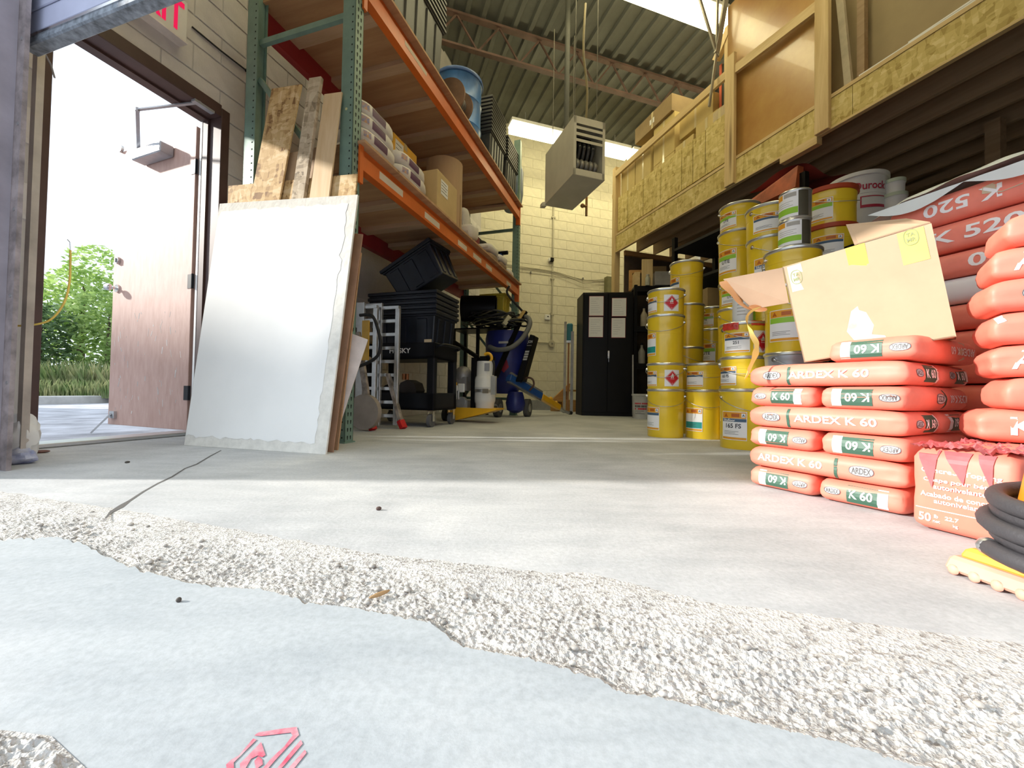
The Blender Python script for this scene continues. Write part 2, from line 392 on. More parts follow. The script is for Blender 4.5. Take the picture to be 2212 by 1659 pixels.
tag(lp.build('floor_sticker', m_stick), 'worn red hexagonal sticker stuck flat on the concrete apron', 'sticker')
for (u, v, c, nm, lb, s) in [(820, 1287, (.42, .26, .12), 'wood_chip', 'small brown wooden chip lying in the worn aggregate', (.02, .004, .0035)),
                        (818, 1102, (.10, .06, .05), 'dry_leaf', 'tiny curled dry leaf on the sunlit floor', (.008, .006, .006)),
                        (275, 1000, (.08, .07, .06), 'pebble', 'small dark pebble on the floor near the open door', (.011, .008, .005)),
                        (90, 978, (.22, .12, .10), 'flat_stone', 'flat brown stone beside the door threshold', (.03, .016, .008)),
                        (386, 1300, (.08, .07, .06), 'pebble', 'small dark pebble alone on the pale apron', (.004, .004, .004))]:
    b_ = MB(); b_.ball((0, 0, s[2]*.8), 1, 9, 6, s); o = b_.build(nm, M('debris_'+lb[:14], c, .8), None, smooth=50); o.location = pz(u, v); o.rotation_euler.z = random.random()*3
    tag(o, lb, nm.split('_')[-1])
# ================================================================== walls of painted block
def block_wall(name, root_p, rz, y0, y1, z0, z1, zt, t, mb, mm, opening=None, full=None, ph=.0, lab=None, keep=None):
    """wall core with the blocks as children; wall runs along local y, inner face at local x = 0"""
    core = MB(); d = -.005 if t < 0 else .005
    xa, xb = (t, d) if t < 0 else (d, t)
    fa, fb = full
    if opening:
        a, b, h = opening
        core.box(xa, xb, fa, a, 0, zt); core.box(xa, xb, b, fb, 0, zt); core.box(xa, xb, a, b, h, zt)
    else: core.box(xa, xb, fa, fb, 0, zt)
    o = struct(core.build(name, mm), lab); o.location = root_p; o.rotation_euler.z = rz
    bw, bh, g = .40, .20, .008; cache = {}; n = 0
    for k in range(int(round((z1-z0)/bh))):
        z = z0+k*bh; y = y0-(bw/2 if k % 2 else 0)+ph
        while y < y1:
            a_, b_ = y+g/2, y+bw-g/2; c_, d_ = z+g/2, z+bh-g/2
            if opening and z+.05 < opening[2] and b_ > opening[0] and a_ < opening[1]:
                if a_ < opening[0]-.05: b_ = min(b_, opening[0])
                elif b_ > opening[1]+.05: a_ = max(a_, opening[1])
                else: y += bw; continue
            if (keep is None or keep(a_, z)) and n < 300:
                wd = round(b_-a_, 3)
                if wd not in cache:
                    q = MB(); q.box(d if d < 0 else -.0, 0 if d < 0 else d, -wd/2, wd/2, -bh/2+g/2, bh/2-g/2); cache[wd] = q.mesh('block', bevel=.003)
                bo = obj('block', cache[wd], mb, o); bo.location = ((0, (a_+b_)/2, z+bh/2)); n += 1
            y += bw
    return o
wl_ = block_wall('wall_left', W0, RZL, -.72, 5.9, 0, 3.6, 5.9, -.20, m_blockL, m_mortarL, opening=(-.42, .60, 2.45), full=(-.95, 5.95), ph=.07,
                 lab='white painted block wall with the open side door', keep=lambda y, z: (z > 1.1 and y < 1.7) or (z < 1.3 and y > .4) or y > 3.2)
wb_ = block_wall('wall_back', B0, RZR+R_(-90), -1.4, 2.6, 0, 5.6, 5.9, -.20, m_block, m_mortar, full=(-1.7, 4.9), ph=.11, lab='cream painted block wall at the far end')
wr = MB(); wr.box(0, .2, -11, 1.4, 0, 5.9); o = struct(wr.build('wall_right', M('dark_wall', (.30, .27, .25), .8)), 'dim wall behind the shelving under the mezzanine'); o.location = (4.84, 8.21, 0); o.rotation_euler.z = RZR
# front wall with the overhead door opening
wf = MB(); wf.box(-.95, -.05, -.08, .115, 0, 5.9); wf.box(-.05, 3.95, -.08, .115, 3.05, 5.9); wf.box(3.95, 10.8, -.08, .115, 0, 5.9)
o = struct(wf.build('wall_front', M('front_wall', (.30, .27, .30), .8)), 'front wall around the overhead door'); o.location = FO - L*.12; o.rotation_euler.z = RZL
dj = thing('door_jamb', 'worn brown steel jamb and track at the left edge of the overhead door', 'door jamb', FO, RZL)
q = MB(); q.box(-.075, -.045, -.03, .0, 0, 3.2); q.build('jamb_angle', M('worn_jamb', (.20, .16, .16), .55, var=.25, scale=14), dj)
q = MB(); q.box(-.045, .0, -.03, -.015, 0, 3.2); q.build('jamb_flange', M('worn_jamb_b', (.26, .22, .22), .55, var=.25, scale=14), dj)
q = MB(); q.box(-.20, -.165, .075, .10, .02, 3.2); q.build('track', M('track_metal', (.55, .50, .44), .45, .4, var=.15), dj)
q = MB()
for k in range(8): q.cyl((-.02, -.032, .35+k*.35), (-.02, -.028, .35+k*.35), .007, n=8)
q.build('bolts', m_steel, dj)
od = thing('overhead_door', 'pale blue-grey sectional overhead door half raised above the camera', 'garage door', FO+L*.02, RZL)
m_od = M('door_skin', (.44, .46, .60), .45, var=.05); m_seal = M('door_seal', (.23, .26, .30), .6, .2, var=.3, scale=25)
for k in range(3):
    q = MB(); q.box(-.14, 4.05, 0, .045, 1.83+k*.55, 1.83+k*.55+.545); q.box(-.12, 4.03, -.006, 0, 1.92+k*.55, 2.28+k*.55); q.build('door_section', m_od, od, bevel=.004)
q = MB(); q.box(-.14, 4.05, -.004, .05, 1.778, 1.829); q.build('bottom_rail', m_seal, od, bevel=.006)
q = MB(); q.box(-.14, 4.05, -.0075, -.004, 1.806, 1.818); q.build('seal_strip', m_chrome, od)
# ================================================================== ceiling: steel deck on open web joists
cl = MB(); cl.add([FL+ZV*5.82-LN*.5, W0-LN*.4+L*6.4+ZV*5.82, BRc+RN*.3+R*.4+ZV*5.82, FR+RN*.6-R*.2+ZV*5.82], [(0, 1, 2, 3)])
m_deck = M('deck_steel', (.13, .135, .12), .55, .3, var=.12, scale=2)
ceil = struct(cl.build('ceiling', m_deck), 'dark ribbed steel roof deck')
q = MB(); q.prism([(-.05, 0), (-.03, -.045), (.03, -.045), (.05, 0)], -9.2, 1.4, RX(-90) @ Matrix.Diagonal((1, -1, 1, 1)))
rib_me = q.mesh('deck_rib')
for k in range(30):
    r_ = obj('deck_rib', rib_me, m_deck, ceil); r_.location = MO + RN*(-3.6+k*.24) + ZV*5.82; r_.rotation_euler.z = RZR
m_joist = M('joist_steel', (.13, .075, .06), .6, .2, var=.2)
JB = pz(1216, 165, 5.30)
jy = (JB-MO).dot(R)
for k, off in enumerate((0, -3.3)):
    j = thing('roof_joist', ['steel open web joist crossing the roof beyond the hanging heater', 'steel open web joist nearer the entrance'][k], 'roof joist', MO + R*(jy+off), RZR, 'roof joists')
    q = MB(); q.box(-4.6, 3.4, -.045, .045, 5.74, 5.775); q.build('top_chord', m_joist, j)
    q = MB(); q.box(-4.2, 3.2, -.04, .04, 5.28, 5.31); q.build('bottom_chord', m_joist, j)
    q = MB(); x = -4.3
    while x < 3.1: q.bar((x, 0, 5.75), (x+.32, 0, 5.30), .022); q.bar((x+.32, 0, 5.30), (x+.64, 0, 5.75), .022); x += .64
    q.build('web_bars', m_joist, j)
# ================================================================== fluorescent lights
m_fl = emit('fluorescent_diffuser', FLUO_COL, FLUO)
def fluo(p, label, ln=2.4, w_=.26):
    t = thing('fluorescent_light', label, 'light', p, RZR, 'ceiling fluorescents')
    q = MB(); q.box(-ln/2, ln/2, -w_/2, w_/2, .03, .085); q.build('housing', m_white, t, bevel=.005)
    q = MB(); q.prism([(-w_/2+.005, .03), (-w_/2+.01, -.07), (-w_/2+.05, -.10), (w_/2-.05, -.10), (w_/2-.01, -.07), (w_/2-.005, .03)], -ln/2+.02, ln/2-.02, Matrix(((0,0,1,0),(1,0,0,0),(0,1,0,0),(0,0,0,1)))); q.build('diffuser', m_fl, t)
    for s in (-1, 1): q = MB(); q.cyl((s*ln*.38, 0, .085), (s*ln*.38, 0, .3), .006, n=6); q.build('hanger', m_steel, t)
    return t
LZ = 5.5
A_ = pz(1235, 303, 5.0)                                  # back row
fluo(A_, 'lit fluorescent fixture behind the hanging heater by the back wall')
fluo(A_+RN*2.45, 'lit fluorescent fixture at the back, hidden behind the mezzanine boxes')
B_ = pz(1555, 42, LZ)                                    # front row
fluo(B_-RN*.75, 'lit fluorescent fixture at the top of the picture, left of the mezzanine sheets', 2.4, .30)
fluo(B_+RN*1.72, 'lit fluorescent fixture above the mezzanine behind the tall brown sheet', 2.4, .30)
fluo(B_-RN*3.2, 'lit fluorescent fixture above the left rack', 2.4, .30)
C_ = Vector((.9, 2.5, LZ))                               # row over the entrance, out of view
for k in range(3): fluo(C_+RN*(-2.0+2.5*k), ['lit fluorescent fixture over the entrance, left one', 'lit fluorescent fixture over the entrance, middle one', 'lit fluorescent fixture over the entrance, right one'][k], 2.4, .30)
# ================================================================== outside the side door
m_asph = M('asphalt', (.44, .45, .50), .9, var=.2, scale=3, bp=.6, bscale=70)
g = MB(); g.add([(-60, -30, -.06), (-2.6, -30, -.06), (-2.6, 1.75, -.06), (-.2, 8.9, -.06), (-.2, 60, -.06), (-60, 60, -.06)], [(0, 1, 2, 3, 4, 5)])
g.add([(-2.6, -30, -.06), (14, -30, -.06), (14, -2.2, -.06), (-2.6, 1.75, -.06)], [(0, 1, 2, 3)])
gr = struct(g.build('outdoor_ground', m_asph), 'grey asphalt yard outside the side door')
cA, cB = pz(-60, 878, -.06), pz(330, 868, -.06)
cdir = (cB-cA).normalized(); cn = Vector((-cdir.y, cdir.x, 0))
q = MB(); q.bar(cA-cdir*8+ZV*.06+cn*.1, cB+cdir*8+ZV*.06+cn*.1, .2, .22); struct(q.build('kerb', M('kerb_concrete', (.42, .42, .42), .85, var=.1, bp=.4), None, bevel=.02), 'concrete kerb along the yard')
q = MB(); a, b = cA-cdir*14+cn*.2, cB+cdir*14+cn*.2
q.add([a+ZV*.05, b+ZV*.05, b+cn*30+ZV*.3, a+cn*30+ZV*.3], [(0, 1, 2, 3)]); struct(q.build('verge', M('verge_soil', (.10, .13, .05), .95, var=.3)), 'grassy verge behind the kerb')
def leaves(mb, c, rad, n, size, flat=0.0):
    for _ in range(n):
        d = Vector((random.gauss(0, 1), random.gauss(0, 1), random.gauss(0, 1))).normalized()*random.uniform(.5, 1)**.5
        p = Vector(c)+Vector((d.x*rad[0], d.y*rad[1], d.z*rad[2]))
        a = Vector((random.uniform(-1, 1), random.uniform(-1, 1), random.uniform(-.5, .5))).normalized()*size*random.uniform(.6, 1.3)
        b_ = a.orthogonal().normalized()*size*.45; b_.rotate(Matrix.Rotation(random.random()*6.28, 3, a))
        mb.add([p-a, p+b_-a*.2, p+a, p-b_-a*.2], [(0, 1, 2, 3)])
def leafmat(name, c1, c2):
    m, nt, b = newmat(name); b.inputs['Roughness'].default_value = .6
    n = nd(nt, 'ShaderNodeTexNoise', Scale=3.0, Detail=6.0); nt.links.new(coords(nt), n.inputs['Vector'])
    c = ramp(nt, n.outputs[0], [(.35, c1), (.65, c2)]); nt.links.new(c, b.inputs['Base Color'])
    t = nt.nodes.new('ShaderNodeBsdfTranslucent'); nt.links.new(c, t.inputs[0]); x = nt.nodes.new('ShaderNodeMixShader'); x.inputs[0].default_value = .4
    o = nt.nodes['Material Output']; nt.links.new(b.outputs[0], x.inputs[1]); nt.links.new(t.outputs[0], x.inputs[2]); nt.links.new(x.outputs[0], o.inputs[0]); return m
m_bark = M('bark', (.10, .07, .05), .9)
lm = [leafmat('leaf_light', (.26, .42, .10), (.52, .66, .24)), leafmat('leaf_dark', (.07, .13, .06), (.16, .26, .10)), leafmat('leaf_mid', (.18, .30, .08), (.34, .46, .16)), leafmat('grass', (.16, .26, .09), (.46, .46, .26))]
def tree(name, label, base, h, crowns, n, size, mat, cat='tree'):
    t = thing(name, label, cat, base)
    q = MB(); q.tube([(0, 0, -.1), (.03, 0, h*.3), (0, .05, h*.75)], [h*.03, h*.022, h*.008], 7); q.build('trunk', m_bark, t, smooth=50)
    q = MB()
    for c, r in crowns: leaves(q, c, r, int(n*r[0]*r[2]), size)
    q.build('foliage', mat, t)
    return t
def ground_at(u, Y): p = pd(u, 860, Y); return Vector((p.x, p.y, .05))
t1 = ground_at(168, 12.0)
tree('leafy_tree', 'light green leafy tree standing behind the dark bush outside', t1, 4.3, [((0, 0, 2.9), (1.1, .9, .9)), ((.4, 0, 3.7), (.7, .7, .75)), ((-.75, 0, 2.6), (.8, .7, .7)), ((.7, 0, 2.2), (.9, .8, 1.0)), ((0, 0, 1.6), (1.1, .8, .8))], 1100, .09, lm[0])
t2 = ground_at(78, 10.6)
tree('dark_bush', 'dark green bush with purple tips left of the light tree', t2, 2.6, [((-.1, 0, 1.5), (.75, .6, .8)), ((.35, 0, 1.9), (.5, .5, .5)), ((-.5, 0, 1.0), (.7, .6, .8)), ((.3, .1, .9), (.6, .5, .6)), ((-.4, 0, 2.0), (.5, .5, .5))], 1300, .075, lm[1], 'bush')
t3 = ground_at(226, 11.2)
tree('green_bush', 'mid green bush showing beside the open door leaf', t3, 3, [((0, 0, 1.4), (.9, .7, 1.1)), ((.9, 0, 1.2), (.9, .7, 1.1)), ((-.3, 0, 2.3), (.6, .6, .7))], 900, .08, lm[2], 'bush')
t4 = ground_at(405, 12.5)
tree('far_bush', 'green bush glimpsed between door leaf and frame', t4, 3, [((0, 0, 1.4), (1.2, .7, 1.3))], 700, .08, lm[2], 'bush')
q = MB()
for _ in range(5200):
    u = random.uniform(20, 470); Y = random.uniform(9.3, 11.0); p = ground_at(u, Y); hgt = random.uniform(.35, .95)*(1 if Y > 9.8 else .5)
    a = random.uniform(0, 6.28); lean = Vector((math.cos(a), math.sin(a), 0))*hgt*random.uniform(.1, .45); wv = Vector((-math.sin(a), math.cos(a), 0))*.013
    q.add([p-wv, p+wv, p+lean*.4+ZV*hgt*.6+wv*.7, p+lean+ZV*hgt, p+lean*.4+ZV*hgt*.6-wv*.7], [(0, 1, 2, 3, 4)])
go = q.build('tall_grass', lm[3]); go['kind'] = 'stuff'; tag(go, 'tall wild grass growing along the kerb outside', 'grass')
nb = MB(); nb.prism([(1.35, -.06), (1.35, 6.15), (6.6, 3.0), (6.6, -.06)], -17, -13.5, Matrix(((0,0,1,0),(1,0,0,0),(0,1,0,0),(0,0,0,1))))  # unseen block added for its shade; sloped top shapes the leaf's shadow edge
struct(nb.build('yard_shade_block', M('shade_block_grey', (.5, .48, .45), .9)), 'unseen block added across the yard, shaped to shade it')
# ================================================================== side door (frame, leaf, closer) on the left wall
dr = thing('door_1', 'open brown steel side door leading out to the yard', 'door', W0, RZL); del dr['category']; dr['kind'] = 'structure'
fr = MB(); fr.box(-.21, .012, -.42, -.36, 0, 2.47); fr.box(-.21, .012, .56, .625, 0, 2.47); fr.box(-.21, .012, -.36, .56, 2.40, 2.49)
fr.build('door_frame', m_brown, dr, bevel=.004)
q = MB(); q.box(-.16, -.11, .545, .56, 0, 2.40); q.box(-.16, -.11, -.36, .545, 2.385, 2.40); q.build('door_stop', m_brown, dr)
q = MB(); q.box(-.205, -.185, .556, .562, 0, 2.4); q.build('weather_strip', m_white, dr)
q = MB(); q.box(-.20, -.02, -.36, .56, 0, .022); q.build('threshold', M('aluminium', (.72, .73, .75), .35, .8, var=.05), dr, bevel=.004)
hg = W0 + L*.572 - LN*.235
pe = Vector((-3.585, 3.576, 0)); lf_dir = (pe-hg).normalized()
def loc_of(p, root_p, rz): return Matrix.Rotation(-rz, 4, 'Z') @ (Vector(p)-Vector(root_p))
lang = math.atan2(lf_dir.y, lf_dir.x) - RZL
LM = Matrix.Translation(loc_of(hg, W0, RZL)) @ Matrix.Rotation(lang, 4, 'Z')   # leaf local: x along the leaf, y towards the camera side
m_leaf = M('brown_door_hazed', (.42, .26, .21), .6, var=.3, scale=9, col2=(.50, .33, .28), stretch=(3, 3, .7))  # base brown lifted so the colour carries the lens haze
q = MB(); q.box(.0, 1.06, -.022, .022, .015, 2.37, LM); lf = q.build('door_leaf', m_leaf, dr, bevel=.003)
sg = 1 if (Matrix.Rotation(lang+RZL, 4, 'Z') @ Vector((0, 1, 0))).dot(-hg) > 0 else -1
fy = .022*sg
q = MB()
for _ in range(60):
    x, z = random.uniform(.06, 1.0), random.uniform(.1, .95); a = random.uniform(-.5, .5); l_ = random.uniform(.01, .07); ww_ = random.uniform(.0015, .006)
    q.box(-ww_, ww_, fy-.0006, fy+.0006, -l_/2, l_/2, LM @ T(x, 0, z) @ RY(math.degrees(a)))
q.build('scratches', M('scuff', (.55, .48, .45), .7, var=.2), lf)
lfn = Vector((-lf_dir.y, lf_dir.x, 0))
def lpx(u, v): p_ = pp(u, v, hg, lfn)-hg; return p_.dot(lf_dir), p_.z
_, kz = lpx(238, 628); _, bz = lpx(237, 570); cx2, cz2 = lpx(242, 336)
q = MB(); q.cyl(LM @ Vector((.985, fy, kz)), LM @ Vector((.985, fy+sg*.012, kz)), .034); q.cyl(LM @ Vector((.985, fy, kz)), LM @ Vector((.985, fy+sg*.045, kz)), .011); q.ball(LM @ Vector((.985, fy+sg*.065, kz)), .03)
q.cyl(LM @ Vector((1.03, 0, kz)), LM @ Vector((.985, -fy-sg*.045, kz)), .011); q.ball(LM @ Vector((1.05, -fy-sg*.065, kz)), .03)
q.build('door_knob', m_chrome, lf, smooth=40)
q = MB(); q.cyl(LM @ Vector((.985, fy, bz)), LM @ Vector((.985, fy+sg*.02, bz)), .03); q.box(-.006, .006, 0, sg*.03, -.018, .018, LM @ T(.985, fy, bz)); q.build('deadbolt', m_steel, lf)
q = MB(); q.cyl(LM @ Vector((min(cx2, 1.0), fy, cz2)), LM @ Vector((min(cx2, 1.0), fy+sg*.02, cz2)), .03); q.build('lock_cap', m_steel, lf)
ax_, az_ = lpx(390, 295); bx_, bz_ = lpx(300, 320)
cz0 = min(2.27, az_)-.02
q = MB(); q.box(ax_+.03, min(bx_, .75)-.1, min(fy, fy+sg*.10), max(fy, fy+sg*.10), cz0-.075, cz0+.01, LM); q.build('closer_body', M('closer_grey', (.42, .43, .46), .4, .4), lf, bevel=.008)
p0, p2 = LM @ Vector((min(bx_, .75)-.1, fy+sg*.05, cz0+.01)), Vector((.02, .40, 2.40))
e_ = pp(297, 237, W0-LN*.42, LN)-W0; p1 = Vector((e_.dot(LN), e_.dot(L), e_.z))
q = MB(); q.bar(p0, p1, .022, .01); q.bar(p1, p2, .02, .01); q.cyl(p1-ZV*.012, p1+ZV*.012, .014); q.box(-.02, .02, .36, .50, 2.385, 2.402); q.build('closer_arm', M('closer_grey', (0, 0, 0)), dr)
q = MB()
for z in (.3, 1.16, 2.05):
    q.cyl(LM @ Vector((-.012, fy, z-.055)), LM @ Vector((-.012, fy, z+.055)), .011); q.box(-.01, .045, min(fy, fy+sg*.003), max(fy, fy+sg*.003), z-.055, z+.055, LM)
q.build('hinge', m_dark, lf)
q = MB(); q.box(.93, 1.0, min(fy, fy+sg*.02), max(fy, fy+sg*.02), .07, .13, LM); q.bar(LM @ Vector((.97, fy+sg*.02, .11)), LM @ Vector((1.03, fy+sg*.12, -.05)), .02, .012); q.build('kick_down_stop', m_steel, lf)
# exit sign
ex = thing('exit_sign', 'white box exit sign with red letters above the side door', 'sign', W0, RZL)
q = MB(); q.box(0, .075, -.12, .26, 2.70, 2.98); q.build('sign_box', M('sign_white', (.80, .78, .74), .5, var=.03), ex, bevel=.006)
q = MB(); q.box(-.0, .079, -.122, .262, 2.694, 2.706); q.build('lower_rim', M('sign_rim', (.82, .76, .74), .5), ex)
q = MB(); put_text(q, 'EXIT', .07, 2.845, .33, .21, True, wrap=lambda a, b: (.0772, a, b)); q.build('lettering', emit('exit_red', (.95, .02, .10), .9), ex)
# yellow bungee, plastic bag
q = MB(); pts = []
P3 = [pd(25, 704, 1.80), pd(70, 702, 1.82), pd(110, 690, 1.86), pd(138, 655, 1.9), pd(150, 610, 1.92), pd(152, 550, 1.92), pd(151, 523, 1.92)]
def smooth(P, k=8):
    P = [Vector(p) for p in P]; o = []
    for i in range(len(P)-1):
        a, b, c, d = P[max(i-1, 0)], P[i], P[i+1], P[min(i+2, len(P)-1)]
        for j in range(k):
            t = j/k; o.append(.5*((2*b)+(c-a)*t+(2*a-5*b+4*c-d)*t*t+(-a+3*b-3*c+d)*t**3))
    return o+[P[-1]]
bg_ = thing('bungee_cord', 'yellow stretch cord hooked on the jamb in front of the open side door', 'cord', P3[0])
q.tube([p-P3[0] for p in smooth(P3)[:-6]], .0042, 8); q.build('cord', M('yellow_cord', (.80, .55, .10), .6), bg_, smooth=60)
q = MB(); q.tube([p-P3[0] for p in smooth(P3)[-8:]]+[P3[-1]-P3[0]+Vector((-.012, 0, .012))], .002, 6); q.build('hook', m_steel, bg_)
q = MB()
q.tube([p-P3[0] for p in (pd(118, 168, 1.95), pd(110, 140, 1.95), pd(95, 112, 1.93), pd(92, 92, 1.90))], .004, 6); q.build('upper_strand', M('grey_strand', (.4, .4, .45), .6), bg_)
def crumple(mb, c, rad, seed, amp=.3, n=26, k=18, fr_=4):
    prof = [(math.sin(math.pi*i/k), -math.cos(math.pi*i/k)) for i in range(k+1)]; vs = []
    for r, z in prof:
        for j in range(n):
            a = 2*math.pi*j/n; d = Vector((max(r, .01)*math.cos(a), max(r, .01)*math.sin(a), z))
            f = 1+amp*noise.noise(d*fr_*.5+Vector((seed, 0, 0)))+amp*.7*abs(noise.noise(d*fr_+Vector((0, seed, 0))))
            vs.append((c[0]+d.x*f*rad[0], c[1]+d.y*f*rad[1], max(0.001, c[2]+d.z*f*rad[2])))
    mb.add(vs, [(i*n+j, i*n+(j+1) % n, (i+1)*n+(j+1) % n, (i+1)*n+j) for i in range(k) for j in range(n)])
pb = pz(24, 1003)
cb = thing('plastic_bag', 'crumpled white and blue plastic bag on the floor behind the door jamb', 'bag', pb)
q = MB(); crumple(q, (-.02, .05, .10), (.055, .05, .11), 3.3); q.build('bag_skin', M('white_plastic', (.72, .70, .66), .35, var=.06), cb, smooth=30)
q = MB(); crumple(q, (.005, .02, .03), (.06, .045, .035), 5.1); q.build('bag_fold', M('plastic_blue', (.6, .6, .66), .35, var=.25, scale=14, col2=(.2, .24, .45)), cb, smooth=30)
e0, e1_ = pp(415, 58, W0+LN*.008, LN), pp(532, 152, W0+LN*.008, LN)
wc = thing('wall_wire', 'thin dark wire running along the left wall above the side door', 'wire', e0)
q = MB(); q.tube([Vector((0, 0, 0)), (e1_-e0)*.5+ZV*-.006, e1_-e0], .006, 6); q.build('wire', m_rubber, wc, smooth=60)
q = MB(); q.ball((e1_-e0), .012, 8, 6); q.build('wire_clip', m_dark, wc)
# ================================================================== pallet rack along the left wall
RO = pz(744, 958)
m_up = M('upright_green', (.19, .30, .25), .45, .1, var=.08, scale=8)
m_or = M('beam_orange', (.72, .15, .02), .42, var=.06, scale=5)
m_red = M('beam_red', (.36, .03, .035), .5, var=.08)
rk_ = thing('pallet_rack', 'tall pallet rack with green uprights, orange beams and plywood shelves', 'rack', RO, RZL)
LEN = 3.66; Y0, Y1 = .08, .08+LEN
def post(x, y, nm='upright'):
    q = MB(); t = .006
    q.box(x-.1, x, y, y+t, 0, 4.25); q.box(x-.1, x-.1+t, y, y+.08, 0, 4.25) if x < -.5 else q.box(x-t, x, y, y+.08, 0, 4.25)
    q.box(x-.1, x, y+.08-t, y+.08, 0, 4.25); q.box(x-.1+.02, x-.02, y+.01, y+.07, .0, 4.25)
    q.box(x-.11, x+.01, y-.01, y+.09, 0, .008)
    return q.build(nm, m_up, rk_, bevel=0)
for y in (0, Y1):
    post(0, y); post(-.85, y)
    for z in (2.87, .25, 1.55):
        q = MB(); q.bar((-.86, y+.04, z), (-.09, y+.04, z), .03, .04); q.build('brace', m_up, rk_)
    for z, s in ((2.60, -1), (1.5, -1), (.3, 1)):
        q = MB(); q.bar((-.86, y+.04, z), (-.09, y+.04, z+s*(.95)), .03, .035); q.build('diagonal_brace', m_up, rk_)
hm = MB()
for k in range(64):
    z = .035+k*.0508
    for yy in (0, Y1):
        for a in (.026, .054): hm.prism([(a-.006, z+.006), (a-.003, z-.014), (a+.003, z-.014), (a+.006, z+.006), (a+.004, z+.012), (a-.004, z+.012)], .0, .0008, T(0, yy, 0) @ Matrix(((0,0,1,0),(1,0,0,0),(0,1,0,0),(0,0,0,1))))
        for x in (-.022, -.872): hm.box(x-.005, x+.005, yy-.0008, yy, z-.005, z+.005)
ho = hm.build('punched_holes', M('hole_dark', (.02, .03, .028), .9, var=0), rk_); ho['kind'] = 'stuff'
def beam(z0, h, x, s, mat):
    q = MB()
    prof = [(0, z0), (0, z0+h*.62), (-.022, z0+h*.68), (-.022, z0+h), (-.06, z0+h), (-.06, z0)]
    q.prism([(x+s*a, b) for a, b in prof][::(1 if s > 0 else -1)], Y0, Y1, Matrix(((1,0,0,0),(0,0,1,0),(0,1,0,0),(0,0,0,1))))
    return q.build('beam', mat, rk_)
for z0, h in ((1.834, .155), (3.02, .17)):
    beam(z0, h, .012, 1, m_or); beam(z0, h, -.962, -1, m_red)
    for y in (Y0-.02, Y1-.01):
        q = MB(); q.box(-.05, .016, y, y+.035, z0-.10, z0+h); q.build('beam_bracket', m_or, rk_)
    zt = z0+h
    for k in range(3):
        q = MB(); q.box(-.98, .055, Y0-.03+k*1.235, Y0-.03+k*1.235+1.23, zt+.001, zt+.02); q.build('shelf_board', m_ply, rk_)
    for k in range(8):
        y = .32+k*.46
        q = MB(); q.box(-.92, -.045, y, y+.10, zt-.042, zt); q.build('shelf_support', wood('support_pine', (.50, .33, .2), (.62, .45, .3), 'x') if k == 0 and z0 < 2 else bpy.data.materials['support_pine'], rk_)
m_tape = M('masking_tape', (.74, .64, .52), .7, var=.04)
def rk(u, v, x=0.0):
    q = pp(u, v, RO+LN*x, LN)-RO; return Vector((q.dot(LN), q.dot(L), q.z))
def rky(u, v, y=0.0):
    q = pp(u, v, RO+L*y, L)-RO; return Vector((q.dot(LN), q.dot(L), q.z))
for (u, v, zc, wd) in [(846, 405, 1.895, .30), (934, 475, 1.88, .27), (999, 533, 1.88, .22), (1031, 562, 1.88, .24), (1056, 583, 1.88, .2), (1099, 618, 1.88, .2)]:
    y = rk(u, v, .012).y
    q = MB(); q.box(.012, .0132, y-wd/2, y+wd/2, zc-.026, zc+.026); q.build('paper_label', m_tape, rk_)
y = rk(899, 129, .012).y; q = MB(); q.box(.012, .0132, y-.17, y+.17, 3.08, 3.115); q.build('paper_label', m_tape, rk_)
for z in (3.28, 2.2):
    q = MB(); q.cyl((-.055, -.0015, z), (-.055, 0, z), .009); q.build('yellow_dot', M('yellow_dot', (.6, .6, .3), .5, var=0), rk_)
def at_rack(p): return RO + LN*p[0] + L*p[1] + ZV*p[2]
def on_rack(name, label, cat, p, group=None, da=0.0): return thing(name, label, cat, at_rack(p), RZL+da, group)
# ------------------------------------------------------------------ boards leaning on the end of the rack
def board(name, label, cat, c, t, mat, edge=None, sub=1):
    """c: bottom-left, bottom-right, top-right, top-left front corners in rack space; t thickness towards the rack"""
    c = [Vector(p) for p in c]; n = (c[1]-c[0]).cross(c[2]-c[0]).normalized()
    c[3].y -= (c[3]-c[0]).dot(n)/n.y                      # keep the sheet flat
    if n.y < 0: n = -n
    q = MB(); base = c[0]
    q.hexa([p-base for p in c], [p-base+n*t for p in c])
    o = q.build(name, mat, None, bevel=.0015); o.location = at_rack(base); o.rotation_euler.z = RZL
    tag(o, label, cat)
    return o, [p-base for p in c], n
m_gyp = M('drywall_core', (.74, .72, .66), .85, var=.06, scale=20, bp=.3, bscale=40)
m_face = M('drywall_paper', (.84, .84, .82), .75, var=.015, scale=3)
DC = [(-.761, -.464, 0), (.224, -.412, .0), (.135, -.10, 1.557), (-.972, -.10, 1.618)]
dw, dc, dn = board('drywall_sheet', 'white drywall sheet with ragged edges leaning against the rack', 'drywall', DC, .014, m_gyp)
def onq(c, a, b, off): return (c[0].lerp(c[1], a)).lerp(c[3].lerp(c[2], a), b) - dn*off
q = MB(); ring = []
def jag(i, k): return .012*noise.noise((i*.35+k*7, k, 0))+.008*noise.noise((i*1.1, k*3, 2))
N_ = 46
for i in range(N_): ring.append((.0+.10*0+.006+abs(jag(i, 3))*0+i/N_*.93, .035+jag(i, 0)))
for i in range(N_): ring.append((.925+jag(i, 1)*1.6+.02*(i/N_), .035+i/N_*.925))
for i in range(N_): ring.append((.945-i/N_*.94, .962+jag(i, 2)))
for i in range(N_//2): ring.append((.006, .962-(i+1)/(N_//2+1)*.925))
q.add([onq(dc, a, b, .0016) for a, b in ring], [tuple(range(len(ring)))]); q.build('face_paper', m_face, dw)
def off(c, dy, dx=0): return [(p[0]+dx, p[1]+dy, p[2]) for p in c]
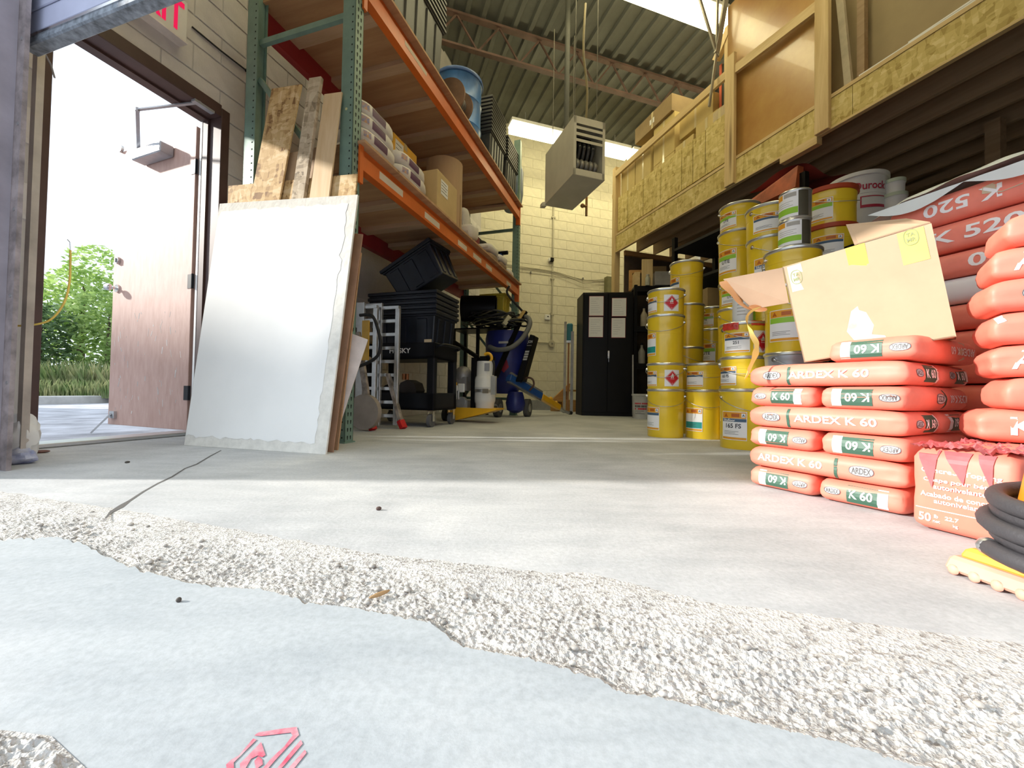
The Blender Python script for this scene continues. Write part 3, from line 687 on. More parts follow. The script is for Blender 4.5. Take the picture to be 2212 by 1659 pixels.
board('osb_sheet', 'wide OSB sheet behind the drywall, its strip of flakes showing above', 'board', [(-.86, -.20, 0), (.10, -.20, 0), (.085, -.052, 1.72), (-1.03, -.052, 1.80)], .011, m_osb)
m_kraft = M('brown_kraft', (.36, .20, .12), .8, var=.15)
board('hardboard_sheet', 'thin brown hardboard sheet edge on between drywall and upright', 'board', [(-.05, -.36, 0), (.205, -.335, 0), (.135, -.045, 1.33), (-.04, -.045, 1.36)], .008, m_kraft)
board('plywood_sheet', 'thin plywood sheet, furthest back of the leaning sheets', 'board', [(-.02, -.27, 0), (.17, -.26, 0), (.115, -.03, 1.22), (-.02, -.03, 1.25)], .01, m_ply)
board('plasterboard_offcut', 'small pale offcut poking out behind the drywall edge', 'board', [(.05, -.30, .0), (.13, -.26, .0), (.205, -.06, .66), (.1, -.06, .70)], .008, M('pale_offcut', (.66, .58, .54), .8))
board('osb_strip', 'tall OSB strip leaning at the left in front of the rack end', 'board', [(-.93, -.222, .0), (-.68, -.222, .0), (-.421, -.016, 2.436), (-.688, -.016, 2.461)], .012, m_osb)
m_osb2 = osb('osb_grey', ((.22,.17,.11),(.42,.33,.22),(.55,.45,.32),(.66,.57,.42)))
board('osb_batten', 'narrow grey OSB batten standing beside the tall OSB strip', 'board', [(-.52, -.20, .0), (-.41, -.20, .0), (-.237, -.036, 2.434), (-.338, -.036, 2.444)], .026, m_osb2)
board('pine_plank', 'smooth pale pine plank between the OSB batten and the upright', 'board', [(-.34, -.222, .0), (-.15, -.222, .0), (-.075, -.024, 2.303), (-.219, -.024, 2.318)], .012, wood('pale_plank', (.66, .46, .25), (.78, .60, .38)))
board('pine_board', 'wide tan board leaning behind the OSB batten', 'board', [(-.66, -.17, .0), (-.20, -.17, .0), (-.19, -.004, 1.98), (-.62, -.004, 1.98)], .012, wood('tan_board', (.52, .36, .22), (.62, .45, .29)))
# ------------------------------------------------------------------ goods on the lower shelf
def pillow(lx, ly, lz, n=20, m_=14, sq=.55, seed=0, wr=.006, fr_=9, sag=0.0):
    """closed bag shape centred in x and y, resting on z = 0"""
    mb = MB(); vs = []; K = m_
    for i in range(K+1):
        ph = -math.pi/2+math.pi*i/K; cz = math.copysign(abs(math.sin(ph))**.45, math.sin(ph)); cr = max(abs(math.cos(ph))**.35, .02)
        for j in range(n):
            th = 2*math.pi*j/n; cxx = math.copysign(abs(math.cos(th))**sq, math.cos(th)); cyy = math.copysign(abs(math.sin(th))**sq, math.sin(th))
            rr = cr if abs(cz) > .98 else cr
            d = Vector((cxx*rr*lx/2, cyy*rr*ly/2, cz*lz/2))
            w_ = noise.noise(d*fr_+Vector((seed*3.7, seed, 0)))*wr+noise.noise(d*fr_*3+Vector((seed, 0, seed)))*wr*.5
            d *= 1+w_/max(d.length, .03)
            vs.append((d.x, d.y, max(0, d.z+lz/2 - sag*(d.x/lx)**2*4)))
    mb.add(vs, [(i*n+j, i*n+(j+1) % n, (i+1)*n+(j+1) % n, (i+1)*n+j) for i in range(K) for j in range(n)])
    mb.add([vs[j] for j in range(n)], [tuple(range(n-1, -1, -1))]); mb.add([vs[K*n+j] for j in range(n)], [tuple(range(n))])
    return mb
SH = 2.010; SH2 = 3.211
m_wbag = M('white_bag', (.74, .71, .68), .55, var=.06, scale=8)
m_purple = M('purple_print', (.10, .03, .10), .5, var=.1); m_orprint = M('orange_print', (.80, .42, .10), .5, var=.2, scale=60, col2=(.2, .3, .6))
wn = 0
for g_, (ya, yb) in enumerate(((.16, .60), (.64, 1.10))):
    for k in range(4 if g_ == 0 else 3):
        nm = ['bottom', 'second', 'third', 'top'][k]
        b_ = on_rack('grout_bag', f'white bag with purple print, {nm} of the {"nearer" if g_ == 0 else "farther"} pile on the rack shelf', 'bag', (-.22-.01*k, (ya+yb)/2+.012*(k % 2), SH+k*.105), 'white bags on the rack shelf')
        pm = pillow(.36, yb-ya+.02, .112, 24, 12, .5, 11+wn, .008); me = pm.mesh('bag_body', 50)
        o = obj('bag_body', me, m_wbag, b_)
        bv = BVHTree.FromPolygons([Vector(v) for v in pm.v], pm.f)
        def wrp(a, z):
            h = bv.ray_cast(Vector((1, a, z)), Vector((-1, 0, 0)))[0]; return tuple((h or Vector((.18, a, z)))+Vector((.0018, 0, 0)))
        q = MB(); put_rect(q, -.10, .06, .025, .085, wrp, 6, 3); q.build('purple_label', m_purple, b_)
        q = MB(); put_rect(q, -.19, -.13, .035, .08, wrp, 3, 3); q.build('picture_label', m_orprint, b_)
        wn += 1
def carton(name, label, root, lx, ly, lz, mat, tape=True, cat='box', lab=None):
    """closed carton with top seam, tape and optional paper label on its aisle face"""
    q = MB(); q.box(-lx/2, lx/2, -ly/2, ly/2, 0, lz); q.build('carton_body', mat, root, bevel=.006, seg=2)
    if tape:
        q = MB(); q.box(-lx/2-.001, lx/2+.001, -.025, .025, lz-.06, lz+.001); q.build('tape', M('brown_tape', (.50, .38, .18), .3, var=.04), root)
    if lab:
        q = MB(); x, y0, y1, z0, z1 = lab
        q.box(x, x+.0012, y0, y1, z0, z1); s_ = q.build('paper_label', m_paper, root)
        q = MB()
        for k in range(4): q.box(x+.0012, x+.0016, y0+.01, y1-.01-(k % 2)*.02, z0+(z1-z0)*(.2+.2*k), z0+(z1-z0)*(.2+.2*k)+.006)
        q.build('printed_lines', m_darkp, s_)
t = on_rack('carton', 'bright yellow box behind the white bags on the rack shelf', 'box', (-.55, 1.12, SH))
carton('c', '', t, .45, .40, .66, M('yellow_card', (.78, .42, .03), .6, var=.05), True, lab=(.2255, -.17, -.04, .42, .62))
t = on_rack('carton', 'tall brown carton with white shipping label in front of the cardboard tube', 'box', (-.15, 1.36, SH))
carton('c', '', t, .30, .42, .40, M('cardboard_warm', (.58, .42, .20), .8, var=.06), False, lab=(.151, -.14, .0, .20, .34))
t = on_rack('cardboard_roll', 'big upright brown cardboard roll between the rack shelves', 'roll', (-.30, 1.86, SH))
q = MB(); q.lathe([(.20, 0), (.20, .86), (.185, .87), (.06, .872), (.06, .80)], 36); q.build('roll_body', M('kraft_roll', (.50, .34, .2), .75, var=.08, stretch=(1, 1, .15)), t, smooth=40)
q = MB(); q.box(.198, .202, -.01, .01, .1, .5); q.build('seam', M('kraft_seam', (.40, .26, .14), .8), t)
sm = [(.95, 'small white bag leaning on the cardboard roll', 0, -.20, 2.26, .14, .30, .18, m_wbag, .25), (0, 'white paper bag tilted up behind the small bags', 0, -.32, 2.34, .26, .22, .30, m_wbag, .35),
      (0, 'brown paper bag lying under the leaning white bags', 0, -.20, 2.30, .0, .30, .13, M('brown_bag', (.30, .19, .12), .7), 0), (0, 'white folded bag lying at the shelf edge', 0, -.13, 2.72, .0, .36, .12, M('brown_bag', (0, 0, 0)), 0),
      (0, 'cream folded bag on top of the brown bag at the shelf edge', 0, -.13, 2.72, .12, .38, .10, m_wbag, 0), (0, 'brown bag at the far end of the shelf edge', 0, -.12, 3.08, .0, .3, .11, M('brown_bag', (0, 0, 0)), 0),
      (0, 'white bag resting on the far brown bag', 0, -.12, 3.08, .11, .32, .10, m_wbag, 0), (0, 'flattened white bag nearest the far upright', 0, -.10, 3.36, .0, .28, .09, m_wbag, 0)]
for i, (_, lb, _, x, y, z, ly, lz, mt, tl) in enumerate(sm):
    t = on_rack('material_bag', lb, 'bag', (x, y, SH+z)); t.rotation_euler = (tl, 0, RZL)
    pm = pillow(.26, ly, lz, 20, 10, .5, 40+i, .012); pm.build('bag_body', mt, t, smooth=50)
    q = MB(); q.box(-.10, .10, -ly/2-.004, -ly/2+.012, lz*.35, lz*.55); q.build('folded_end', mt, t)
t = on_rack('duffel_bag', 'dark round duffel bag at the far end of the lower shelf', 'bag', (-.52, 3.25, SH))
q = pillow(.5, .55, .50, 24, 14, .7, 77, .02); q.build('bag_body', M('dark_canvas', (.035, .034, .03), .8, var=.2), t, smooth=50)
q = MB(); q.tube([(.05, -.2, .46), (.05, -.1, .58), (.05, .1, .58), (.05, .2, .46)], .014, 8); q.build('handle', m_dark, t)
t = on_rack('red_sack', 'dark red sack between white bags and the duffel bag', 'sack', (-.45, 2.78, SH)); q = pillow(.35, .34, .44, 20, 12, .6, 88, .03); q.build('sack_body', M('dark_red_cloth', (.22, .03, .04), .8), t, smooth=50)
q = MB(); q.ball((0, 0, .44), .05); q.build('tied_neck', M('dark_red_cloth', (0, 0, 0)), t, smooth=50)
t = on_rack('folding_stool', 'blue folded metal stand at the end of the lower shelf', 'stand', (-.22, 3.58, SH))
for s in (-1, 1): q = MB(); q.bar((0, s*.05, 0), (0, s*.02, .42), .03, .05); q.build('leg', M('blue_paint', (.02, .10, .36), .4), t)
q = MB(); q.cyl((-.1, 0, .44), (.1, 0, .44), .03); q.build('hinge', m_dark, t)
t = on_rack('yellow_pipe', 'short yellow padded pipe beside the rear far upright', 'pipe', (-.80, 3.72, SH)); q = MB(); q.cyl((0, 0, 0), (0, 0, .92), .05, n=16); q.build('pipe_wrap', M('yellow_foam', (.62, .45, .06), .7), t, smooth=40)
q = MB(); q.cyl((0, 0, .92), (0, 0, 1.0), .03, n=12); q.build('pipe_end', m_steel, t)
# ------------------------------------------------------------------ goods on the upper shelf
m_tote = M('black_tote', (.04, .04, .038), .5, var=.15, scale=6)
def tote(t, lx, ly, lz, lips=1, lip_h=.055, mat=m_tote, taper=.06, ribs=5):
    a, b = lx/2, ly/2; k = 1-taper
    q = MB(); q.hexa([(-a*k, -b*k, 0), (a*k, -b*k, 0), (a*k, b*k, 0), (-a*k, b*k, 0)], [(-a, -b, lz), (a, -b, lz), (a, b, lz), (-a, b, lz)]); q.build('tote_wall', mat, t, bevel=.015, seg=2)
    for i in range(ribs):
        y = -b*k+(2*b*k)*(i+.5)/ribs
        q = MB(); q.hexa([(a*k, y-ly*.055, .02), (a*k+.012, y-ly*.05, .03), (a*k+.012, y+ly*.05, .03), (a*k, y+ly*.055, .02)], [(a, y-ly*.055, lz-.05), (a+.012, y-ly*.05, lz-.06), (a+.012, y+ly*.05, lz-.06), (a, y+ly*.055, lz-.05)]); q.build('rib', mat, t)
    for s in (-1,):
        for i in range(3):
            x = -a*k+(2*a*k)*(i+.5)/3
            q = MB(); q.hexa([(x-.05, s*(b*k+.01), .03), (x+.05, s*(b*k+.01), .03), (x+.05, s*b*k, .02), (x-.05, s*b*k, .02)], [(x-.05, s*(b+.01), lz-.06), (x+.05, s*(b+.01), lz-.06), (x+.05, s*b, lz-.05), (x-.05, s*b, lz-.05)]); q.build('end_rib', mat, t)
    for i in range(lips):
        z = lz+i*lip_h
        q = MB(); q.box(-a-.025, a+.025, -b-.025, b+.025, z-.012, z+.022); q.box(-a-.012, a+.012, -b-.012, b+.012, z-.03, z-.01); q.build('rim', mat, t, bevel=.006)
t = on_rack('tote_stack', 'tall nest of black storage totes nearest on the upper shelf', 'totes', (-.36, .86, SH2)); tote(t, .62, .86, .62, 8, .055)
t = on_rack('cable_spool', 'brown wooden cable spool lying in front of the blue drum', 'spool', (-.12, 1.66, SH2))
m_spool = M('spool_brown', (.24, .14, .09), .7, var=.15)
for y in (-.10, .10):
    q = MB(); q.cyl((0, y-.012, .19), (0, y+.012, .19), .19, n=30); q.build('flange', m_spool, t, smooth=40)
q = MB(); q.cyl((0, -.09, .19), (0, .09, .19), .10, n=24); q.build('core', m_spool, t, smooth=40)
q = MB()
for k in range(9): q.tube([(.115*math.cos(a), -.08+k*.02, .19+.115*math.sin(a)) for a in [i*math.pi/10 for i in range(20)]], .009, 6, True)
q.build('wound_wire', M('grey_wire', (.16, .14, .13), .5), t, smooth=60)
t = on_rack('plastic_drum', 'bright blue plastic drum standing on the upper shelf', 'drum', (-.36, 2.28, SH2))
q = MB(); q.lathe([(.25, 0), (.275, .03), (.28, .28), (.29, .30), (.28, .32), (.28, .58), (.29, .60), (.28, .62), (.285, .84), (.30, .86), (.30, .90), (.27, .91), (.26, .88), (.02, .88)], 40); q.build('drum_body', M('drum_blue', (.05, .19, .52), .4, var=.2, scale=5, stretch=(1, 1, .3)), t, smooth=40)
q = MB(); q.lathe([(.302, .855), (.308, .87), (.302, .895)], 40, cap=False); q.build('rim_band', M('drum_blue_dark', (.03, .10, .33), .4), t, smooth=40)
t = on_rack('tote_stack', 'nest of black totes beside the blue drum, many stacked rims', 'totes', (-.36, 2.92, SH2)); tote(t, .58, .52, .52, 10, .048)
t = on_rack('tote_stack', 'nest of dusty black totes at the far end of the upper shelf', 'totes', (-.34, 3.49, SH2)); tote(t, .58, .46, .50, 7, .048)
t = on_rack('water_container', 'grey-blue plastic container overhanging the far end of the upper shelf', 'container', (-.17, 3.86, SH2))
q = MB(); q.lathe([(.10, 0), (.16, .10), (.185, .25), (.185, .60), (.16, .70), (.05, .74), (.04, .78)], 30); q.build('container_body', M('container_blue', (.10, .15, .24), .4, var=.15), t, smooth=50)
q = MB(); q.cyl((0, 0, .78), (0, 0, .82), .05, n=18); q.build('cap', m_dark, t)
# ================================================================== under the rack
m_alu = M('brushed_aluminium', (.56, .56, .55), .4, .75, var=.1, scale=10)
def ramp_ladder(label, xa, xb, y, ht, grp):
    t = on_rack('loading_ramp', label, 'ramp', (xa, y, 0), grp, 0)
    w_ = xb-xa
    q = MB(); q.box(-.04, .04, -.012, .012, .04, ht); q.box(.033, .042, -.02, .012, .02, ht); q.build('side_rail', m_alu, t, bevel=.003)
    q = MB(); q.box(w_-.03, w_+.012, -.012, .02, .03, ht-.06); q.build('side_rail', m_alu, t, bevel=.003)
    for k in range(9):
        q = MB(); q.box(.03, w_, -.005, .03, .10+k*.125, .128+k*.125); q.build('rung', m_alu, t)
    q = MB(); q.prism([(-.02, ht), (-.16, ht+.0), (-.10, ht-.22), (-.03, ht-.24)], -.008, .008, Matrix(((1,0,0,0),(0,0,1,0),(0,1,0,0),(0,0,0,1)))); q.build('hook_plate', m_alu, t)
    q = MB(); q.cyl((-.1, -.014, ht-.04), (-.1, .014, ht-.04), .03); q.build('pivot', m_alu, t)
a, b = rky(813, 900, 1.05), rky(856, 900, 1.05)
ramp_ladder('aluminium loading ramp with rungs standing beside the green upright', a.x, b.x, 1.05, 1.16, 'aluminium ramps')
a, b = rky(775, 900, .98), rky(808, 900, .98)
ramp_ladder('second aluminium ramp half hidden behind the green upright', a.x, b.x, .98, 1.16, 'aluminium ramps')
t = on_rack('step_ladder', 'mud-splashed folded step ladder with red rubber feet under the rack', 'ladder', (-.40, .80, 0))
m_mud = M('muddy_rail', (.34, .29, .25), .8, var=.35, scale=14)
for (x0, x1, y) in ((-.16, .0, 0), (-.01, .14, .25)):
    q = MB(); q.bar((x0, y, .85 if y == 0 else .5), (x1, y, .06), .05, .03); q.build('rail', m_mud, t)
    q = MB(); q.bar((x1-.008, y, .075), (x1+.035, y-.01, .008), .06, .04); q.build('rubber_foot', M('red_rubber', (.55, .01, .015), .5), t)
q = MB(); q.bar((-.13, 0, .66), (-.13, .25, .6), .03); q.build('step', m_mud, t)
t = on_rack('hand_truck', 'folded hand cart with black looped handle behind the upright', 'cart', (-.30, .70, 0))
q = MB(); q.tube(smooth([(-.16, 0, .98), (-.04, 0, .97), (.02, 0, .86), (.05, 0, .74), (.03, 0, .64), (-.06, 0, .58), (-.18, 0, .54)], 5), .014, 8); q.build('handle', m_rubber, t, smooth=60)
q = MB(); q.box(-.16, -.09, .03, .04, .60, .94); q.build('yellow_plate', M('yellow_plate', (.72, .42, .06), .5), t)
q = MB(); q.cyl((-.12, .02, .16), (-.12, .07, .16), .15, n=24); q.build('wheel', M('dusty_tyre', (.35, .30, .26), .8), t, smooth=40)
# utility cart
t = on_rack('utility_cart', 'black two-tray utility cart on casters loaded with totes', 'cart', (-.48, 1.56, 0))
for z0, z1 in ((.66, .82), (.16, .33)):
    q = MB(); q.box(-.42, .40, -.25, .26, z0, z0+.03); q.box(-.42, .40, -.25, -.225, z0, z1); q.box(-.42, .40, .235, .26, z0, z1); q.box(-.42, -.395, -.25, .26, z0, z1); q.box(.375, .40, -.25, .26, z0, z1); q.build('tray', m_dark, t, bevel=.006)
for x in (-.38, .36):
    for y in (-.215, .225):
        q = MB(); q.box(x-.04, x+.04, y-.035, y+.035, .16, .70); q.build('corner_post', m_dark, t, bevel=.01)
        q = MB(); q.cyl((x-.018, y, .062), (x+.018, y, .062), .062, n=24); c_ = q.build('caster_wheel', M('grey_tyre', (.12, .12, .13), .6), t, smooth=40)
        q = MB(); q.bar((x+.028, y, .16), (x+.028, y, .055), .004, .04); q.bar((x-.028, y, .16), (x-.028, y, .055), .004, .04); q.box(x-.03, x+.03, y-.03, y+.03, .15, .16); q.build('caster_fork', m_chrome, c_)
q = MB(); q.tube(smooth([(.40, -.2, .78), (.47, -.16, .80), (.47, .16, .80), (.40, .2, .78)], 5), .016, 8); q.build('push_handle', m_dark, t, smooth=60)
q = MB(); put_text(q, 'HUSKY', .02, .742, .24, .05, True, wrap=lambda a_, b_: (a_, -.2515, b_)); q.build('lettering', m_whitep, t)
m_tote2 = M('navy_tote', (.009, .012, .022), .42, var=.2, scale=6)
t = on_rack('tote_stack', 'nest of dark blue-black totes standing on the utility cart', 'totes', (-.46, 1.56, .69)); tote(t, .74, .46, .42, 5, .05, m_tote2, .08, 3)
q = MB(); q.box(.26, .34, -.238, -.2355, .12, .16); q.build('paper_sticker', M('tan_sticker', (.62, .5, .33), .7), t)
t = on_rack('tilted_tote', 'dark blue tote tipped up on top of the tote stack', 'tote', (-.46, 1.56, 1.60)); t.rotation_euler = (R_(6), R_(-28), RZL)
tote(t, .58, .46, .34, 1, .05, m_tote2, .1, 3)
for ch in t.children: ch.matrix_local = T(.06, 0, -.26)
t = on_rack('old_motor', 'dark electric motor lying in the lower tray of the cart', 'motor', (-.62, 1.50, .19))
q = MB(); q.cyl((-.02, -.1, .12), (-.02, .14, .12), .10, n=20); q.build('motor_body', m_black, t, smooth=40)
q = MB(); q.cyl((.16, -.05, .16), (.16, .12, .16), .11, n=8); q.build('pump_head', M('oily_metal', (.06, .05, .045), .5, .4), t)
q = MB(); q.cyl((.12, -.05, .27), (.12, -.05, .33), .018); q.cyl((.16, -.05, .27), (.16, -.05, .33), .018); q.build('copper_fitting', M('copper', (.32, .13, .05), .4, .7), t)
# propane floor machine
t = on_rack('propane_burnisher', 'yellow-decked propane floor burnisher with white gas tank', 'floor machine', (.0, 2.22, 0))
m_yel = M('machine_yellow', (.78, .42, .02), .35, var=.05)
q = MB(); q.add([(-.32, -.13, .10), (-.22, -.15, .035), (-.20, -.15, .02), (.12, -.17, .10), (.29, -.16, .15), (.29, -.16, .165), (-.32, -.13, .165), (-.32, .15, .10), (-.22, .16, .02), (.12, .15, .10), (.29, .12, .15), (.29, .12, .165), (-.32, .15, .165)],
    [(0, 1, 2, 3, 4, 5, 6), (7, 12, 11, 10, 9, 8), (6, 5, 11, 12), (0, 6, 12, 7), (5, 4, 10, 11), (2, 8, 9, 3), (3, 9, 10, 4), (0, 7, 8, 1), (1, 8, 2)]); q.build('deck', m_yel, t)
m_tank = M('tank_white', (.74, .73, .70), .35, var=.04)
q = MB(); q.lathe([(.105, .166), (.108, .215), (.118, .235), (.122, .26), (.122, .40), (.124, .405), (.122, .41), (.122, .48), (.112, .52), (.102, .535), (.10, .68), (.098, .70), (.085, .70), (.085, .60), (.02, .58)], 36, T(.10, -.02, 0)); tk = q.build('gas_tank', m_tank, t, smooth=40)
q = MB(); q.lathe([(.1235, .345), (.1265, .35), (.1265, .375), (.1235, .38)], 36, T(.10, -.02, 0), False); q.build('strap', m_steel, tk)
q = MB(); q.box(.12, .19, -.155, -.142, .335, .385); q.build('buckle', M('brass_buckle', (.62, .55, .42), .3, .8), tk)
q = MB(); q.box(.125, .185, -.118, -.112, .585, .675); q.build('warning_label', M('label_grey', (.35, .35, .37), .6), tk)
q = MB(); q.cyl((.10, -.02, .6), (.10, -.02, .74), .03); q.box(.04, .12, -.06, .02, .70, .76); q.build('valve', m_black, tk)
q = MB(); q.tube([(.135+.05*math.cos(a_), -.05, .735+.055*math.sin(a_)) for a_ in [math.pi*.75-i*math.pi*1.15/10 for i in range(11)]], .018, 8); q.build('yellow_fitting', m_yel, tk, smooth=60)
q = MB(); q.tube(smooth([(.17, -.04, .73), (.215, -.06, .68), (.225, -.08, .60), (.22, -.08, .54)], 5), .012, 8); q.build('gas_hose', m_rubber, t, smooth=60)
q = MB(); q.box(.20, .255, -.10, -.06, .32, .53); q.build('tank_bracket', M('grey_bracket', (.42, .42, .40), .5), t)
q = MB(); q.box(-.045, .0, -.10, -.05, .165, .74); q.box(-.06, .16, .1, .14, .72, .76); q.bar((-.02, .0, .76), (-.5, .3, 1.0), .04); q.build('frame_post', m_black, t)
m_eng = M('engine_grey', (.27, .26, .26), .45, .4, var=.15)
q = MB(); q.ball((-.19, 0, .53), 1, 16, 10, (.11, .11, .12)); q.box(-.27, -.10, -.10, .10, .36, .52); q.build('engine_shroud', m_eng, t, smooth=50)
q = MB(); q.box(-.20, -.12, -.12, -.09, .34, .44); q.build('air_filter', m_paper, t, bevel=.006)
q = MB(); q.box(-.255, -.20, -.13, -.10, .27, .42); oc = q.build('oil_bottle', m_white, t, bevel=.008)
q = MB(); q.cyl((-.235, -.115, .42), (-.235, -.115, .455), .022); q.build('yellow_cap', m_yel, oc)
q = MB(); q.cyl((-.16, -.12, .23), (-.16, -.05, .23), .06, n=14); q.box(-.24, -.08, -.11, .10, .165, .25); q.cyl((-.19, -.12, .26), (-.19, -.12, .36), .016); q.build('gearbox', M('cast_alloy', (.50, .50, .51), .4, .6), t, smooth=40)
q = MB(); q.cyl((-.40, -.05, .075), (-.36, -.05, .075), .075, n=22); q.build('wheel', m_rubber, t, smooth=40)
# blue grinder and vacuum
m_blue = M('machine_blue', (.012, .02, .16), .35, var=.15); m_blue2 = M('machine_blue_light', (.02, .09, .33), .35, var=.1)
t = on_rack('dust_extractor', 'dark blue industrial vacuum with tilted black panel at the rack end', 'vacuum', (-.06, 3.46, 0))
q = MB(); q.lathe([(.16, .33), (.24, .50), (.31, .80), (.32, 1.12), (.30, 1.22), (.05, 1.24)], 32); q.build('vacuum_body', m_blue, t, smooth=40)
q = MB(); q.hexa([(.20, -.22, .50), (.30, -.22, .50), (.30, .02, .50), (.20, .02, .50)], [(.40, -.22, 1.16), (.47, -.22, 1.14), (.47, .02, 1.14), (.40, .02, 1.16)]); pn = q.build('side_panel', m_black, t, bevel=.01)
q = MB()
def pw(a_, b_): return (.30+.17*(b_-.5)/.65+.003-(.10 if False else 0)-.05-a_*.0, -.2215, b_)
def pw2(a_, b_): k = (b_-.5)/.66; return (.25+.185*k+a_*.9, -.2215, b_)
put_text(q, 'JON', .0, 1.05, .075, .05, True, wrap=pw2); put_rect(q, -.035, .04, 1.0, 1.006, pw2, 1, 1); q.build('lettering', M('grey_print', (.4, .4, .4), .5, var=0), pn)
q = MB()
for k in range(3): q.add([(-.02+k*.03, -.33, .74), (.01+k*.03, -.33, .78), (.01+k*.03, -.33, .70)], [(0, 1, 2)])
q.add([(.02, -.318, .78), (.10, -.312, .80), (.13, -.308, .70), (.06, -.315, .62), (.0, -.318, .68)], [(0, 1, 2, 3, 4)]); q.build('red_emblem', M('dim_red', (.25, .01, .03), .5), t)
for k in range(4): q = MB(); put_rect(q, -.035, .03, .80+.035*k, .825+.035*k, pw2, 1, 1); q.build('worn_letter', M('grey_print', (0, 0, 0)), pn)
q = MB(); q.box(-.02, .12, -.326, -.322, 1.025, 1.055); q.build('model_plate', M('grey_print', (0, 0, 0)), t)
for s, x in ((1, -.03), (1, .30)):
    q = MB(); q.cyl((x-.04, -.26 if x < 0 else .1, .13), (x+.03, -.26 if x < 0 else .1, .13), .13, n=28); w1 = q.build('wheel', M('dusty_rubber', (.085, .085, .085), .8), t, smooth=40)
    q = MB(); q.cyl((x+.03, -.26 if x < 0 else .1, .13), (x+.036, -.26 if x < 0 else .1, .13), .062, n=24); q.build('hub', m_alu, w1)
q = MB(); q.cyl((-.05, -.385, .13), (-.05, -.375, .13), .062, n=24); q.build('hub_cap', m_alu, t)
q = MB(); q.lathe([(.05, .06), (.12, .10), (.14, .2), (.12, .30), (.1, .36)], 26, T(.17, -.1, 0)); q.build('lower_tank', m_blue, t, smooth=40)
q = MB(); q.tube(smooth([(-.15, -.34, .98), (0, -.40, .93), (.18, -.38, .96), (.32, -.30, 1.10), (.39, -.2, 1.30), (.32, -.12, 1.42), (.15, -.1, 1.40)], 8), .034, 10); q.build('suction_hose', M('hose_grey', (.14, .145, .14), .6, var=.1), t, smooth=60)
q = MB(); q.tube(smooth([(.24, -.1, .50), (.34, -.12, .56), (.42, -.12, .54), (.44, -.12, .46), (.38, -.12, .38)], 6), .014, 8); q.build('air_line', M('brown_hose', (.08, .04, .025), .6), t, smooth=60)
t = on_rack('floor_tool', 'long blue tool with yellow grip and silver nozzle propped on the floor', 'tool', (.0, 3.0, 0))
ta, tb, tc, td = Vector((.05, .20, .56)), Vector((.36, .82, .30)), Vector((.55, 1.32, .12)), Vector((.63, 1.48, .03))
q = MB(); q.bar(ta, tb, .10, .10); q.build('blue_body', m_blue2, t, bevel=.01)
q = MB(); q.bar(ta+Vector((.03, 0, .06)), tb+Vector((.03, 0, .06)), .03, .03); q.bar(ta+Vector((0, 0, -.06)), tb+Vector((0, 0, -.06)), .05, .03); q.build('rail', m_alu, t)
q = MB(); q.bar(tb, tc, .09, .09); q.build('yellow_grip', m_yel, t, bevel=.012)
q = MB(); q.ball((tb+tc)/2+Vector((.01, 0, .05)), .035); q.ball(tc*.8+tb*.2+Vector((.01, 0, .045)), .03); q.build('knob', m_yel, t, smooth=50)
q = MB(); q.cyl(tc, td+Vector((-.03, -.04, .03)), .03); q.cyl(td+Vector((-.03, -.04, .03)), td+Vector((.05, .05, 0)), .024); q.build('nozzle', m_alu, t, smooth=40)
q = MB(); q.cyl(td+Vector((.05, .05, 0)), td+Vector((.085, .09, 0)), .028); q.build('nozzle_tip', m_rubber, t, smooth=40)
t = on_rack('cable_bundle', 'tangle of black cables and hoses piled on the blue vacuum', 'cables', (-.18, 3.30, 1.277))
for k in range(13):
    r1, r2 = random.uniform(.22, .44), random.uniform(.16, .3); z = random.uniform(.0, .16); a0 = random.random()*6; cx_ = random.uniform(-.12, .1)
    q = MB(); q.tube([(cx_+r1*math.cos(a_+a0), r2*math.sin(a_+a0), z+.03*math.sin(3*a_+k)+.02) for a_ in [i*2*math.pi/28 for i in range(28)]], random.choice((.008, .010, .014)), 6, True); q.build('cable_loop', [m_rubber, m_dark, M('olive_cable', (.10, .095, .05), .6)][k % 3], t, smooth=60)
t = on_rack('drum_fan', 'dark round drum-shaped fan housing sitting on the tangled cables', 'fan', (-.46, 3.30, 1.40)); q = MB(); q.cyl((-.25, -.02, .17), (.24, .1, .17), .19, n=30); q.build('housing', m_black, t, smooth=40)
q = MB(); q.cyl((.235, .098, .17), (.245, .102, .17), .16, n=30); q.build('grille', m_rubber, t, smooth=40)
t = on_rack('handle_bars', 'black machine handle with tan grip rising behind the gas tank', 'handle', (.0, 2.95, 0))
q = MB(); q.bar((-.05, 0, .55), (.17, .32, 1.32), .06, .05); q.bar((.17, .32, 1.32), (.24, .42, 1.50), .045, .04); q.build('handle_post', m_black, t)
q = MB(); q.bar((.17, .27, 1.36), (.23, .36, 1.50), .045, .03); q.build('tan_grip', M('tan_grip', (.55, .38, .14), .5), t)
q = MB(); q.bar((.0, .15, 1.28), (.06, .2, 1.4), .07, .06); q.build('lever', M('pale_lever', (.55, .52, .36), .5), t)
q = MB(); q.tube(smooth([(.2, .4, 1.5), (.1, .3, 1.62), (.0, .28, 1.75), (.02, .3, 1.85)], 6), .016, 8); q.build('hose', m_rubber, t, smooth=60)
t = on_rack('yellow_bin', 'yellow plastic bin at the far end under the lower shelf', 'bin', (-.28, 3.55, 1.52)); tote(t, .36, .30, .25, 1, .05, M('bin_yellow', (.60, .47, .04), .45), .1, 2)
t = on_rack('cable_bin_stand', 'dark steel stand carrying fan and bin at the rack end', 'stand', (-.36, 3.45, 0))
for x in (-.46, -.08):
    for y in (-.2, .22): q = MB(); q.box(x-.02, x+.02, y-.02, y+.02, 0, 1.26); q.build('leg', m_black, t)
